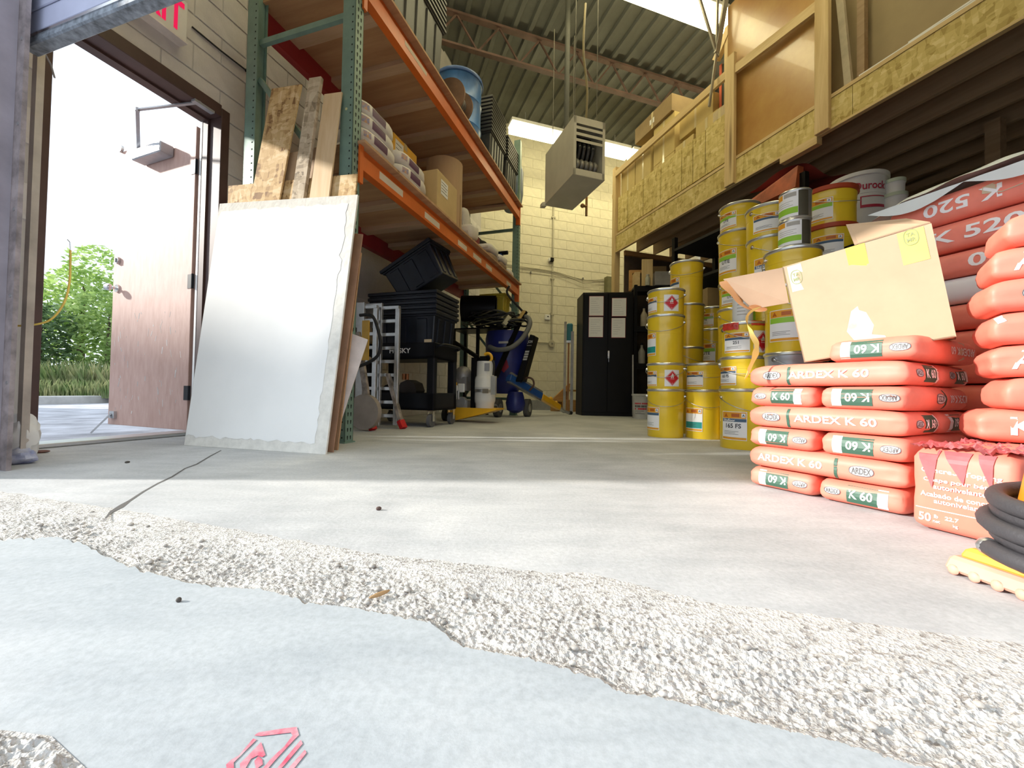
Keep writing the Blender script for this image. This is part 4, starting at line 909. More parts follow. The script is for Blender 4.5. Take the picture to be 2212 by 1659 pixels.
q = MB(); q.box(-.5, .27, -.22, .25, 1.255, 1.275); q.build('top', m_black, t)
# ================================================================== back wall fittings
def bk(x, z, d=0.0): return B0 + RN*x - R*d + ZV*z
def wallpart(name, label, cat, x, z): return thing(name, label, cat, bk(x, z, .0), RZR)
m_cond = M('painted_conduit', (.50, .47, .36), .5, .2, var=.1)
t = wallpart('conduit', 'grey vertical conduit running down the back wall', 'conduit', .19, 1.44)
q = MB(); q.cyl((0, -.02, 0), (0, -.02, 4.3), .018, n=10); q.build('pipe', m_cond, t, smooth=40)
for z in (.55, 1.3, 2.6): q = MB(); q.box(-.04, .04, -.042, -.003, z-.015, z+.015); q.build('strap', m_cond, t)
t = wallpart('junction_box', 'octagonal grey junction box at the bottom of the conduit', 'box', .19, 1.38); q = MB(); q.prism([(.075*math.cos(a_), .075*math.sin(a_)) for a_ in [math.pi/8+i*math.pi/4 for i in range(8)]], .0, .055, RX(90)); q.build('box_body', m_cond, t, bevel=.004)
q = MB(); q.cyl((0, -.056, 0), (0, -.06, 0), .02, n=10); q.build('cover_screw', m_steel, t)
t = wallpart('conduit', 'thin horizontal conduit running left from the junction box', 'conduit', -.25, 1.395); q = MB(); q.cyl((-.35, -.02, 0), (.37, -.02, 0), .013, n=10); q.build('pipe', m_cond, t, smooth=40)
q = MB(); q.box(-.2, -.17, -.036, -.003, -.02, .02); q.build('strap', m_cond, t)
t = wallpart('thermostat', 'small white thermostat on the back wall beside the conduit', 'thermostat', .09, 1.93); q = MB(); q.box(-.06, .06, -.035, -.002, -.055, .055); q.build('housing', m_white, t, bevel=.006); q = MB(); q.box(-.012, .022, -.037, -.035, .0, .02); q.build('display', m_black, t)
q = MB(); q.tube([(.03, -.02, .05), (.06, -.02, .09), (.09, -.02, .13)], .006, 6); q.build('wire', m_cond, t)
t = wallpart('security_camera', 'small white security camera with black lens on the conduit', 'camera', .145, 3.13); q = MB(); q.box(-.06, -.02, -.07, -.0, -.035, .035); q.build('mount', m_white, t, bevel=.01); q = MB(); q.box(-.03, .045, -.09, -.03, -.038, .038); q.build('lens_block', m_black, t, bevel=.008)
for k, (dz, lb) in enumerate(((0, 'upper of two thin cables sagging across the back wall'), (-.06, 'lower of two thin cables sagging across the back wall'))):
    P_ = [(-.9, 2.93), (-.5, 2.92), (.2, 2.90), (.6, 2.84-.3*abs(dz)), (.95, 2.80+dz), (1.25, 2.83), (1.41, 2.86+dz*.3)]
    t = wallpart('wall_cable', lb, 'cable', 0, 0); q = MB(); q.tube(smooth([(x, -.02-.02*k, z+dz*.4) for x, z in P_], 6), .008, 6); q.build('cable', m_cond, t, smooth=60)
    for x in (-.3, .9): q = MB(); q.box(x-.01, x+.01, -.05, -.003, 2.80, 2.84); q.build('clip', m_steel, t)
t = wallpart('electric_panel', 'olive metal box on the back wall beside the mezzanine post', 'box', 1.56, 2.55); q = MB(); q.box(-.13, .14, -.12, -.002, -.01, .36); q.build('housing', M('olive_box', (.20, .19, .09), .5), t, bevel=.008); q = MB(); q.box(-.11, .12, -.126, -.12, .01, .34); q.build('cover', M('olive_cover', (.23, .22, .11), .5), t)
q = MB(); q.box(-.6, .6, -.04, -.001, 0, .20); o = q.build('baseboard_back', M('grey_base', (.30, .31, .32), .8)); o.location = bk(-.1, 0); o.rotation_euler.z = RZR; struct(o, 'grey painted base strip on the back wall')
# wooden stair, leaning strips, cabinet
t = thing('wooden_steps', 'small orange wooden stair stringer by the back wall', 'steps', pz(1189, 888), RZR+.1)
m_stair = wood('stair_wood', (.42, .22, .07), (.55, .32, .12), 'x')
q = MB(); q.prism([(0, 0), (.34, 0), (.42, .55), (.34, .50), (0, .21)], .0, .04, RX(90)); q.build('stringer', m_stair, t)
for k in range(2): q = MB(); q.box(.08+.2*k, .5+.1*k, -.30, -.04, .19+.2*k, .225+.2*k); q.build('tread', m_stair, t)
q = MB(); q.box(.09, .5, -.30, -.28, 0, .19); q.build('riser', m_stair, t)
PL_ = pz(1224, 893)
for k, (dx, w_, ht, c, lb) in enumerate(((-.05, .045, 1.63, (.45, .42, .38), 'grey metal strip leaning beside the black cabinet'), (.015, .03, 1.5, (.38, .17, .06), 'rusty orange strip leaning beside the black cabinet'), (.065, .05, 1.45, (.42, .42, .45), 'pale blue-edged strip leaning against the black cabinet'))):
    t = thing('leaning_strip', lb, 'strip', PL_+Vector((dx, .12-.03*k, 0)), -.1); q = MB(); q.box(0, w_, -.02, .02, 0, ht); q.build('strip_body', M('strip%d' % k, c, .6, var=.2), t)
    q = MB(); q.box(-.006, w_+.006, -.024, .024, 0, .02); q.build('foot', M('strip%d' % k, c), t)
t = thing('teal_roll', 'teal wrapped end on top of the leaning strips', 'roll', PL_+Vector((.0, .10, 1.27)), -.1); q = MB(); q.box(-.005, .10, -.035, .035, 0, .33); q.build('wrap', M('teal_wrap', (.03, .20, .24), .5), t, bevel=.02); q = MB(); q.box(-.012, .105, -.04, .04, -.02, .02); q.build('edge_band', m_alu, t)
CB = pz(1256, 897.5); ca = math.atan2(-.08, .782)
t = thing('steel_cabinet', 'tall black two-door steel cabinet with white papers taped to it', 'cabinet', CB, ca)
q = MB(); q.prism([(0, 0), (.795, 0), (.795, .46), (-.07, .46)], 0, 1.985); q.build('cabinet_body', m_black, t, bevel=.006)
for x0, x1 in ((.02, .394), (.40, .775)):
    q = MB(); q.box(x0, x1, -.014, 0, .06, 1.96); dd = q.build('door', m_black, t, bevel=.003)
q = MB(); q.box(.40, .425, -.03, -.012, .92, 1.04); q.cyl((.412, -.02, 1.0), (.412, -.05, 1.0), .012); q.build('handle', m_chrome, dd)
q = MB(); q.tube([(.412, -.045, .95), (.413, -.045, .86)], .005, 6); q.build('keys', m_steel, t)
CBn = Vector((math.sin(ca), -math.cos(ca), 0))
m_pr = M('red_frame', (.35, .02, .03), .5)
for (u0_, u1_, v0_, v1_) in ((1272, 1304, 640, 683), (1321, 1353, 644, 684), (1271, 1303, 685, 729), (1320, 1351, 687, 730)):
    a_ = pp(u0_, v1_, CB, CBn)-CB; b_ = pp(u1_, v0_, CB, CBn)-CB; X = Vector((math.cos(ca), math.sin(ca), 0))
    x0, x1, z0, z1 = a_.dot(X), b_.dot(X), a_.z, b_.z
    pq = MB(); pq.box(x0, x1, -.0165, -.0155, z0, z1); po = pq.build('red_border', m_pr, t)
    q = MB(); q.box(x0+.004, x1-.004, -.0172, -.0165, z0+.006, z1-.004); q.build('paper', m_paper, po)
    q = MB()
    for k in range(7): q.box(x0+.03, x1-.04-random.random()*.08, -.0176, -.0172, z1-.05-k*.035, z1-.045-k*.035)
    q.build('printed_lines', M('faint_print', (.5, .5, .52), .6, var=0), po)
q = MB(); q.bar((.80, -.02, .02), (.79, -.015, .98), .02, .02); o = q.build('metal_bar', m_alu); o.location = CB; o.rotation_euler.z = ca; tag(o, 'thin bright metal bar leaning at the right edge of the cabinet', 'bar')
# ================================================================== mezzanine on the right
def mz(u, v, x=0.0):
    q = pp(u, v, MO+RN*x, RN)-MO; return Vector((q.dot(RN), q.dot(R), q.z))
mzr = thing('mezzanine', 'timber mezzanine with OSB fascia, posts and handrail', 'mezzanine', MO, RZR)
ME = -7.6
for k in range(4):
    y1_ = 0-k*1.9; y0_ = max(ME, y1_-1.895)
    q = MB(); q.box(0, .012, y0_, y1_, 2.885, 3.165); q.build('fascia_panel', m_osb_y, mzr)
q = MB(); q.box(-.006, .03, ME, 0, 3.165, 3.20); q.build('edge_strip', m_pine_y, mzr)
q = MB(); q.box(-.01, .035, ME, 0, 2.868, 2.888); q.build('bottom_strip', m_pine_y, mzr)
q = MB(); q.box(0, 3.05, ME, 0, 3.16, 3.195); q.build('deck', m_ply, mzr)
m_jst = wood('joist_wood', (.30, .20, .11), (.42, .30, .18), 'y')
for k in range(9):
    q = MB(); q.box(.05+k*.36, .09+k*.36, ME, -.03, 2.92, 3.16); q.build('floor_joist', m_jst, mzr)
q = MB(); q.box(.05, 3.0, -.03, .0, 2.90, 3.16) if False else q.box(.3, 3.0, ME+.3, ME+.4, 2.75, 2.92); q.build('carrying_beam', m_jst, mzr)
q = MB(); q.box(-.02, .09, .0, .10, 0, 4.42); q.build('post', m_pine, mzr, bevel=.004)
q = MB(); q.box(-.045, 0, -2.555, -2.42, 2.875, 4.46); q.build('post', m_pine, mzr, bevel=.004)
q = MB(); q.box(-.045, 0, -3.62, -3.49, 2.875, 4.95); q.build('post', m_pine, mzr, bevel=.004)
for y in (-2.0, -4.2, -6.4):
    q = MB(); q.box(1.3, 1.4, y, y+.1, 0, 2.92); q.build('support_post', m_jst, mzr)
q = MB(); q.box(-.03, .01, -2.42, 0, 4.23, 4.335); q.build('handrail', m_pine_y, mzr, bevel=.003)
q = MB(); q.hexa([(-.03, -2.555, 4.20), (.01, -2.555, 4.20), (.01, -2.555, 4.305), (-.03, -2.555, 4.305)], [(-.03, -3.49, 4.10), (.01, -3.49, 4.10), (.01, -3.49, 4.205), (-.03, -3.49, 4.205)]); q.build('handrail', m_pine_y, mzr)
sx = [1334, 1356, 1389, 1427, 1472, 1496, 1523, 1571]
for a, b in zip(sx, sx[1:]):
    ya, yb = mz(a, 450, .02).y, mz(b, 400, .02).y
    q = MB(); q.box(.02, .031, yb+.004, min(ya, -.02)-.004, 3.235, 3.835+random.uniform(-.015, .015)); q.build('osb_infill', m_osb_y, mzr)
q = MB(); q.box(-.02, .05, -3.50, -3.12, 2.80, 2.87); q.build('scrap_block', m_pine_y, mzr)
q = MB(); q.box(.0, .02, .10, .14, 3.9, 3.97); q.build('small_block', m_pine, mzr)
def on_mezz(name, label, cat, p, group=None, da=0.0): return thing(name, label, cat, MO+RN*p[0]+R*p[1]+ZV*p[2], RZR+da, group)
MZ = 3.197
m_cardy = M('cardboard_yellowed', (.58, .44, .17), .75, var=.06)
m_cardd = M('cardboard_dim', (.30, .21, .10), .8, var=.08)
def cart(label, x, y, z, lx, ly, lz, mat=m_cardy, tp=True, lab=None):
    t = on_mezz('carton', label, 'box', (x, y, z), 'cartons on the mezzanine'); carton('c', label, t, lx, ly, lz, mat, tp, lab=lab)
    q = MB(); q.box(-lx/2-.0015, -lx/2, -.02, .02, .0, lz); q.build('side_tape', M('clear_tape', (.68, .58, .34), .15, var=.03), t)
cart('carton at the far end of the mezzanine beside the end post', .30, -.24, MZ, .46, .40, .62)
cart('carton stacked on the far end carton of the mezzanine', .30, -.24, MZ+.622, .46, .40, .60)
cart('second carton from the end post on the mezzanine floor', .30, -.66, MZ, .46, .40, .62)
cart('second carton from the end post, upper of its pair', .30, -.66, MZ+.622, .46, .40, .62)
cart('third tall carton along the mezzanine edge', .34, -1.14, MZ, .5, .48, .75)
cart('tall carton above the third mezzanine carton, under the wide one', .34, -1.14, MZ+.752, .5, .48, .60)
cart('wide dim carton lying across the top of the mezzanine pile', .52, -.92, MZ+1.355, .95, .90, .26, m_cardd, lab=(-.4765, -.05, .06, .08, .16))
cart('lower carton in the dip between the mezzanine piles', .30, -1.58, MZ, .42, .36, .78)
cart('carton with shiny tape before the orange straps', .32, -1.98, MZ, .44, .38, .86)
cart('bright carton with shiny tape on top, left of the brown sheet', .34, -1.76, MZ+.865, .44, .62, .30, lab=None)
cart('pale carton right behind the OSB by the near post', .20, -2.25, MZ, .30, .22, .80, M('cardboard_pale', (.62, .50, .30), .75))
t = on_mezz('tool_case', 'dark green case with orange straps beside the tall brown sheet', 'case', (.42, -2.22, MZ+.80))
q = MB(); q.box(-.2, .2, -.16, .16, 0, .72); q.build('case_body', M('dark_case', (.035, .04, .03), .5), t, bevel=.02)
for y in (.12, -.05): q = MB(); q.box(-.206, -.2, y-.02, y+.02, .0, .72); q.build('strap', M('orange_strap', (.62, .12, .05), .6), t)
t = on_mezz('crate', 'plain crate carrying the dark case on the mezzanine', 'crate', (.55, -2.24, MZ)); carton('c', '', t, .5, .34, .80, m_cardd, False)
t = on_mezz('timber_offcut', 'yellow timber piece sticking up beside the tall brown sheet', 'timber', (.14, -2.30, MZ+.80)); q = MB(); q.box(-.02, .10, -.02, .05, 0, 1.05); q.bar((.0, .2, .75), (.0, .0, .98), .06, .1); q.build('timber_body', m_pine, t)
m_hb = M('hardboard', (.40, .20, .055), .28, var=.1, scale=2.5, col2=(.50, .30, .09), coat=.2)
t = on_mezz('hardboard_sheet', 'tall glossy brown sheet standing behind the mezzanine handrail', 'sheet', (.06, 0, MZ)); q = MB(); q.box(0, .012, -3.43, -2.36, 0, 2.0); q.build('sheet_body', m_hb, t)
q = MB(); q.box(-.001, .013, -3.47, -3.43, 0, 2.0); q.build('gap_shade', m_dark, t)  # dark strip painting the deep shade of the gap beside the post
m_bg = M('beige_sheet', (.36, .28, .15), .7, var=.06, scale=2)
t = on_mezz('beige_sheets', 'big beige sheets standing on the mezzanine right of the near post', 'sheet', (.25, 0, MZ)); q = MB(); q.box(0, .03, -7.4, -3.05, 0, 2.4); q.build('front_sheet', m_bg, t)
q = MB(); q.box(-.02, 0, -5.6, -5.58, 0, 2.0); q.build('sheet_edge', m_dark, t)
t = on_mezz('white_batten', 'pale batten leaning beside the near mezzanine post', 'batten', (.05, -3.72, MZ)); q = MB(); q.hexa([(0, -.04, 0), (.03, -.04, 0), (.03, .02, 0), (0, .02, 0)], [(0, .10, 1.7), (.03, .10, 1.7), (.03, .16, 1.7), (0, .16, 1.7)]); q.build('batten_body', M('pale_timber', (.52, .45, .32), .7), t)
t = on_mezz('dark_batten', 'dark brown batten behind the pale leaning batten', 'batten', (.12, -3.76, MZ)); q = MB(); q.box(0, .05, -.06, .0, 0, 1.8); q.build('batten_body', m_jst, t)
t = on_mezz('white_trim', 'pale plastic trim lying along the mezzanine edge', 'trim', (-.004, 0, MZ+.002)); q = MB(); q.box(0, .03, -5.6, -3.85, 0, .012); q.bar((.01, -4.2, .02), (.01, -5.7, .05), .01, .012); q.build('trim_body', m_white, t)
# hanging bars near the mezzanine corner
t = thing('roof_brace', 'steel brace bars hanging from the roof beside the mezzanine sheets', 'brace', pd(1548, 115, 5.0), RZR)
pb_ = pd(1548, 115, 5.0)
for i, (u, v, w_) in enumerate(((1500, -40, .035), (1551, -40, .03), (1578, -60, .06), (1532, 230, .03), (1552, 122, .03))):
    e_ = pd(u, v, 5.0)-pb_; e_.rotate(Matrix.Rotation(-RZR, 3, 'Z'))
    q = MB(); q.bar((0, 0, 0), e_, w_, w_*.6); q.build('brace_bar', M('brace_steel', (.33, .30, .24), .5, .3), t)
# ================================================================== unit heater
HB = pd(1237.7, 376, 4.72)
t = thing('unit_heater', 'beige gas unit heater hanging from the roof', 'heater', HB, RZR)
m_ht = M('heater_beige', (.62, .59, .48), .45, var=.04); hw, hd, hh = .42, .84, .70
q = MB(); q.box(0, .012, 0, hd, 0, hh); q.box(hw-.012, hw, 0, hd, 0, hh); q.box(0, hw, 0, hd, hh-.012, hh); q.box(0, hw, hd-.012, hd, 0, hh); q.box(-.004, hw+.004, -.006, hd+.01, -.004, .008); q.build('casing', m_ht, t, bevel=.003)
q = MB(); q.box(0, .035, -.006, 0, 0, hh); q.box(hw-.035, hw, -.006, 0, 0, hh); q.box(0, hw, -.006, 0, 0, .075); q.box(0, hw, -.006, 0, hh-.085, hh); q.build('front_frame', m_ht, t)
q = MB(); q.box(.012, hw-.012, .32, .34, .01, hh-.02); q.build('dark_core', m_black, t)
for k in range(3):
    q = MB(); q.hexa([(.035, -.004, hh-.150-k*.075), (hw-.035, -.004, hh-.150-k*.075), (hw-.035, .02, hh-.125-k*.075), (.035, .02, hh-.125-k*.075)], [(.035, -.004, hh-.115-k*.075), (hw-.035, -.004, hh-.115-k*.075), (hw-.035, .02, hh-.120-k*.075), (.035, .02, hh-.120-k*.075)]); q.build('louvre', m_ht, t)
for k in range(5):
    q = MB(); q.tube(smooth([(.075+k*.06, .06, .12), (.075+k*.06, .03, .16), (.075+k*.06, .08, .21), (.075+k*.06, .2, .19)], 4), .028, 10); q.build('burner_tube', M('tube_grey', (.28, .27, .24), .5, .4), t, smooth=60)
    q = MB(); q.tube(smooth([(.075+k*.06, .22, .22), (.07+k*.06, .13, .30), (.065+k*.06, .08, .38), (.07+k*.06, .1, .44)], 4), .022, 8); q.build('exchanger_tube', M('tube_dark', (.12, .12, .11), .5, .4), t, smooth=60)
q = MB(); q.hexa([(-.05, hd-.02, -.03), (.02, hd-.02, -.02), (.02, hd+.05, -.02), (-.05, hd+.05, -.03)], [(-.045, hd-.02, .02), (.02, hd-.02, .05), (.02, hd+.05, .05), (-.045, hd+.05, .02)]); q.build('rear_bracket', m_ht, t)
for x, y in ((.06, .1), (.36, .1), (.06, .74), (.36, .74)): q = MB(); q.cyl((x, y, hh), (x, y, 5.3-HB.z), .005, n=6); q.build('hanging_rod', M('dull_rod', (.14, .13, .10), .7), t)
q = MB(); q.cyl((.22, .66, hh), (.22, .66, 5.75-HB.z), .035, n=14); q.build('flue', M('flue_dull', (.06, .06, .05), .7), t, smooth=40)
q = MB(); q.tube(smooth([(.24, .2, 2.3), (.22, .2, 1.7), (.28, .2, 1.2), (.26, .2, hh)], 5), .014, 8); q.build('gas_line', M('gas_yellow', (.16, .12, .04), .5), t, smooth=60)
q = MB(); q.cyl((.44, .62, -.03), (.52, .62, -.03), .018); q.cyl((.52, .62, -.16), (.52, .62, .22), .016); q.ball((.46, .62, -.03), .03); q.build('gas_cock', M('brass_pipe', (.42, .24, .10), .4, .5), t, smooth=40)
# ================================================================== black shelving under the mezzanine
def shelf_unit(label, p, rz, lx, ly, ht, levels):
    t = thing('steel_shelving', label, 'shelving', p, rz)
    for x in (0, lx-.05):
        for y in (0, ly-.05): q = MB(); q.box(x, x+.05, y, y+.05, 0, ht); q.build('upright', m_black, t)
    for z in levels:
        q = MB(); q.box(0, lx, 0, ly, z-.03, z); q.build('shelf_deck', M('shelf_black', (.015, .014, .014), .6), t)
        q = MB(); q.box(-.005, lx+.005, -.008, 0, z-.09, z); q.build('shelf_beam', m_black, t)
    return t
SA = pd(1368, 880, 6.35); SA.z = 0; RZS = ca; SX = Vector((math.cos(ca), math.sin(ca), 0)); SY = Vector((-math.sin(ca), math.cos(ca), 0))
shelf_unit('black steel shelving behind the cabinet with wood scraps on top', SA+Vector((.05, .18, 0)), RZS, .62, .52, 2.12, (.25, .85, 1.45, 2.10))
sa0 = SA+Vector((.05, .18, 0))
def on_sa(name, label, cat, x, y, z): return thing(name, label, cat, sa0+SX*x+SY*y+ZV*z, RZS)
t = on_sa('timber_offcut', 'yellow timber offcut lying on top of the black shelving', 'timber', .02, .1, 2.10); q = MB(); q.box(0, .09, 0, .42, 0, .26); q.build('timber_body', m_pine_y, t, bevel=.004)
t = on_sa('wood_scrap', 'brown upright plank scrap on top of the black shelving', 'timber', .12, .02, 2.10); q = MB(); q.box(0, .17, 0, .04, 0, .44); q.build('plank', m_pine, t, bevel=.003)
t = on_sa('wood_scrap', 'dark brown plank across the top of the shelving goods', 'timber', .02, .3, 2.40); q = MB(); q.box(-.05, .55, 0, .05, 0, .05); q.box(-.05, .0, 0, .05, -.3, 0); q.build('plank', m_stair, t)
t = on_sa('glass_jar', 'small clear jar on top of the black shelving', 'jar', .20, -.02, 2.10); q = MB(); q.lathe([(.035, 0), (.038, .02), (.038, .12), (.025, .14), (.025, .16)], 18); q.build('jar_body', M('dusty_glass', (.45, .45, .36), .2), t, smooth=40); q = MB(); q.cyl((0, 0, .16), (0, 0, .175), .027); q.build('lid', m_steel, t)
t = on_sa('carton', 'low pale grey carton on top of the black shelving', 'box', .46, .1, 2.10); carton('c', '', t, .30, .3, .22, M('grey_card', (.30, .29, .28), .8), True)
t = on_sa('carton', 'brown carton behind the pale grey carton on the shelving', 'box', .42, .37, 2.10); carton('c', '', t, .30, .2, .40, m_cardd, True)
for i, (x, z, c, lb) in enumerate(((.18, 1.45, (.42, .36, .25), 'cream bottle on the upper shelf of the black shelving'), (.30, 1.45, (.36, .33, .26), 'pale jug on the upper shelf of the black shelving'), (.15, .85, (.28, .26, .22), 'grey jug on the middle shelf of the black shelving'), (.32, .85, (.14, .2, .05), 'green spray bottle on the middle shelf of the black shelving'))):
    t = on_sa('bottle', lb, 'bottle', x, .12, z); q = MB(); q.lathe([(.05, 0), (.055, .02), (.055, .2), (.02, .27), (.02, .31)], 20); q.build('bottle_body', M('bottle%d' % i, c, .5), t, smooth=40); q = MB(); q.cyl((0, 0, .31), (0, 0, .34), .024); q.build('cap', m_dark, t)
t = on_sa('folded_cloth', 'pale folded cloth hanging on the black shelving', 'cloth', .26, -.03, 1.06); q = pillow(.10, .05, .36, 14, 10, .6, 5, .02); q.build('cloth_body', M('tan_cloth', (.45, .36, .2), .9), t, smooth=50); q = MB(); q.box(-.05, .05, -.02, .02, .34, .37); q.build('fold', M('tan_cloth', (0, 0, 0)), t)
# far shelving on the right with orange sheets
SB = Vector((2.55, 3.55, 0))
shelf_unit('tall black shelving deep under the mezzanine', SB, RZR, .7, 1.7, 2.35, (.3, 1.0, 1.75, 2.20))
t = thing('orange_tarp', 'folded orange-red tarpaulin on top of the dark shelving', 'tarp', SB+ZV*2.20, RZR)
m_tarp = M('orange_tarp', (.42, .09, .03), .5, var=.2, scale=7)
q = MB(); q.hexa([(-.05, .05, .02), (.04, .05, .0), (.04, .75, .0), (-.05, .75, .02)], [(-.02, .05, .22), (.05, .05, .22), (.05, .75, .10), (-.02, .75, .08)]); q.build('hanging_fold', m_tarp, t)
q = MB(); q.grid(lambda a, b: (-.02+a*.6, .05-.1*a+b*.5, .23-.08*a+.03*math.sin(9*a+5*b)), 14, 8); q.build('top_fold', M('dull_red_tarp', (.26, .03, .02), .6), t, smooth=60)
SC = Vector((1.97, 2.36, 0))
shelf_unit('low black shelving carrying pails behind the cardboard box', SC, .1, 1.0, 1.15, 1.25, (.3, .8, 1.22))
t = on_mezz('gloom_backdrop', 'added dark partition under the far end of the mezzanine', 'backdrop', (0, -.10, 0))
m_part = M('dark_backdrop', (.10, .07, .05), .8, var=.15)  # dark sheets added to stand in for the gloom under the mezzanine
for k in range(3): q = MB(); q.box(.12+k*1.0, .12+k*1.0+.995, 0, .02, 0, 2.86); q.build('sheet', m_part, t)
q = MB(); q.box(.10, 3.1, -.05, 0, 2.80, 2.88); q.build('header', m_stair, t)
# ================================================================== pails
m_py = M('pail_yellow', (.86, .60, .025), .28, var=.03, coat=.3); m_rim = M('pail_rim', (.60, .60, .58), .3, .8, var=.05)
m_lblo = M('label_orange', (.80, .36, .02), .5, var=0); m_lblb = M('label_blue', (.06, .12, .2), .5, var=0); m_lblg = M('label_green', (.30, .58, .04), .5, var=0); m_lblt = M('label_teal', (.02, .30, .26), .5, var=0)
m_dia = M('hazard_red', (.62, .02, .03), .45, var=0)
PR = .147
def pail_mesh(h, r=PR):
    q = MB(); q.lathe([(r*.955, 0), (r*.965, .004), (r*.965, h*.60), (r*.975, h*.605), (r*.985, h*.78), (r*.992, h*.79), (r, h-.014)], 40); return q.mesh('pail_body', 35)
def rim_mesh(h, r=PR):
    q = MB(); q.lathe([(r, h-.022), (r+.006, h-.016), (r+.007, h-.006), (r+.002, h), (r-.012, h-.002), (r-.014, h-.012), (.01, h-.013)], 40); return q.mesh('rim', 35)
_pm = {}
def pail(label, p, kind, face, hgt=None, lab='blue', txt='', hazard=None, mat=None, handle=True, lid=None, r=PR, grp='yellow pails', name='pail'):
    """kind: T tall / S short; face: heading (degrees, 0 = toward the camera, + = to the right) of the printed label"""
    h = hgt or (.40 if kind == 'T' else .215)
    t = thing(name, label, 'pail', p, 0, grp)
    toc = math.atan2(-p[1], -p[0])                       # heading from the pail to the camera
    k = (h, r)
    if k not in _pm: _pm[k] = (pail_mesh(h, r), rim_mesh(h, r))
    obj('pail_body', _pm[k][0] if mat is None else _pm[k][0].copy(), mat or m_py, t)
    if lid is None: obj('rim', _pm[k][1], m_rim, t)
    else:
        q = MB(); q.lathe([(r+.004, h-.03), (r+.010, h-.026), (r+.010, h), (r-.01, h+.004), (.01, h+.002)], 40); q.build('lid', lid, t, smooth=40)
    def wrapper(a0, rr=0):
        def f(a, b):
            th = toc+R_(a0)+a/r; R0 = r*.988+.002+rr if b > h*.6 else r*.966+.0025+rr
            R0 = r*(.966+.026*max(0, min(1, (b-h*.55)/(h*.28))))+.0022+rr
            return (R0*math.cos(th), R0*math.sin(th), b)
        return f
    if lab:
        wf = wrapper(face); w2 = wrapper(face, .0006); w3 = wrapper(face, .0012)
        lw = .17; z0, z1 = (.06, h*.62) if kind == 'T' else (.022, h*.68); H = z1-z0
        q = MB(); put_rect(q, -lw/2, lw/2, z0, z1, wf, 10, 4); lo = q.build('label', m_whitep, t, smooth=60)
        q = MB(); put_rect(q, -lw/2+.004, lw/2-.004, z1-H*.24, z1-.004, w2, 10, 2); q.build('orange_band', m_lblo, lo, smooth=60)
        q = MB(); put_rect(q, -lw/2+.004, lw/2-.004, z0+.004, z0+H*.10, w2, 10, 1); q.build('orange_foot', m_lblo, lo, smooth=60)
        q = MB()
        cm = {'blue': m_lblb, 'green': m_lblg, 'teal': m_lblt}[lab]
        if lab == 'blue': put_rect(q, -lw/2+.004, lw/2-.004, z1-H*.36, z1-H*.25, w2, 10, 1)
        elif lab == 'green': put_rect(q, -lw/2+.004, lw/2-.004, z1-H*.42, z1-H*.25, w2, 10, 2)
        else: put_rect(q, -lw/2+.004, lw/2-.004, z0+H*.13, z0+H*.40, w2, 10, 2)
        q.build('colour_band', cm, lo, smooth=60)
        q = MB()
        if txt: put_text(q, txt, .0, z0+H*.50, None, min(.034, H*.16), True, wrap=w3)
        for j in range(3): put_rect(q, -lw/2+.02, lw/2-.05-.02*(j % 2), z0+H*(.20+.05*j), z0+H*(.205+.05*j)+.001, w3, 6, 1)
        q.build('lettering', M('label_ink', (.06, .06, .07), .5, var=0), lo)
        q = MB(); put_poly(q, [(-.065, z1-H*.20), (-.035, z1-H*.20), (-.05, z1-H*.06)], w3); q.build('triangle_mark', M('pict_brown', (.50, .12, .01), .5, var=0), lo); q = MB(); put_rect(q, -.01, .04, z1-H*.19, z1-H*.07, w3, 3, 1); q.build('pictogram', M('pict_brown', (.50, .12, .01), .5, var=0), lo)
        q = MB(); put_rect(q, .052, .075, z1-H*.20, z1-H*.06, w3, 2, 1); lb_ = q.build('letter_box', m_whitep, lo)
        w4_ = wrapper(face, .0018)
        q = MB(); put_text(q, 'A', .0635, z1-H*.13, None, H*.09, True, wrap=w4_); q.build('letter', m_lblb, lb_)
        if lab == 'blue' and kind == 'T' and txt: q = MB(); put_text(q, 'Sikafloor', -.028, z1-H*.305, .085, H*.085, True, wrap=w4_); q.build('brand_lettering', m_whitep, lo)
    if hazard is not None:
        z0, z1 = (.02, h*.72) if kind == 'S' else (.12, h*.62); H = z1-z0; wh = H*.92
        wf, w2, w3, w4 = [wrapper(hazard, .0006*i) for i in range(4)]
        q = MB(); put_rect(q, -wh/2, wh/2, z0, z1, wf, 8, 3); ho_ = q.build('hazard_label', m_whitep, t, smooth=60)
        c = (z0+z1)/2; d = H*.46
        def dia(s, wr): 
            q = MB(); q.grid(lambda a, b: wr((a-b)*s, c+(a+b-1)*s), 8, 8); return q
        dia(d, w2).build('diamond', m_dia, ho_, smooth=60)
        fl_ = [(-.13, -.02), (-.20, .16), (-.10, .34), (-.10, .20), (.0, .58), (.06, .36), (.10, .46), (.17, .18), (.12, -.02), (.05, .05), (.0, .16), (-.06, .03)]
        q = MB(); put_poly(q, [(x*d*1.2, c+y*d*1.2) for x, y in fl_], w3); put_rect(q, -.25*d, .25*d, c-.12*d, c-.08*d, w3, 2, 1); put_text(q, '3', 0, c-.68*d, None, d*.16, wrap=w3); q.build('flame', m_whitep, ho_)
        q = MB()
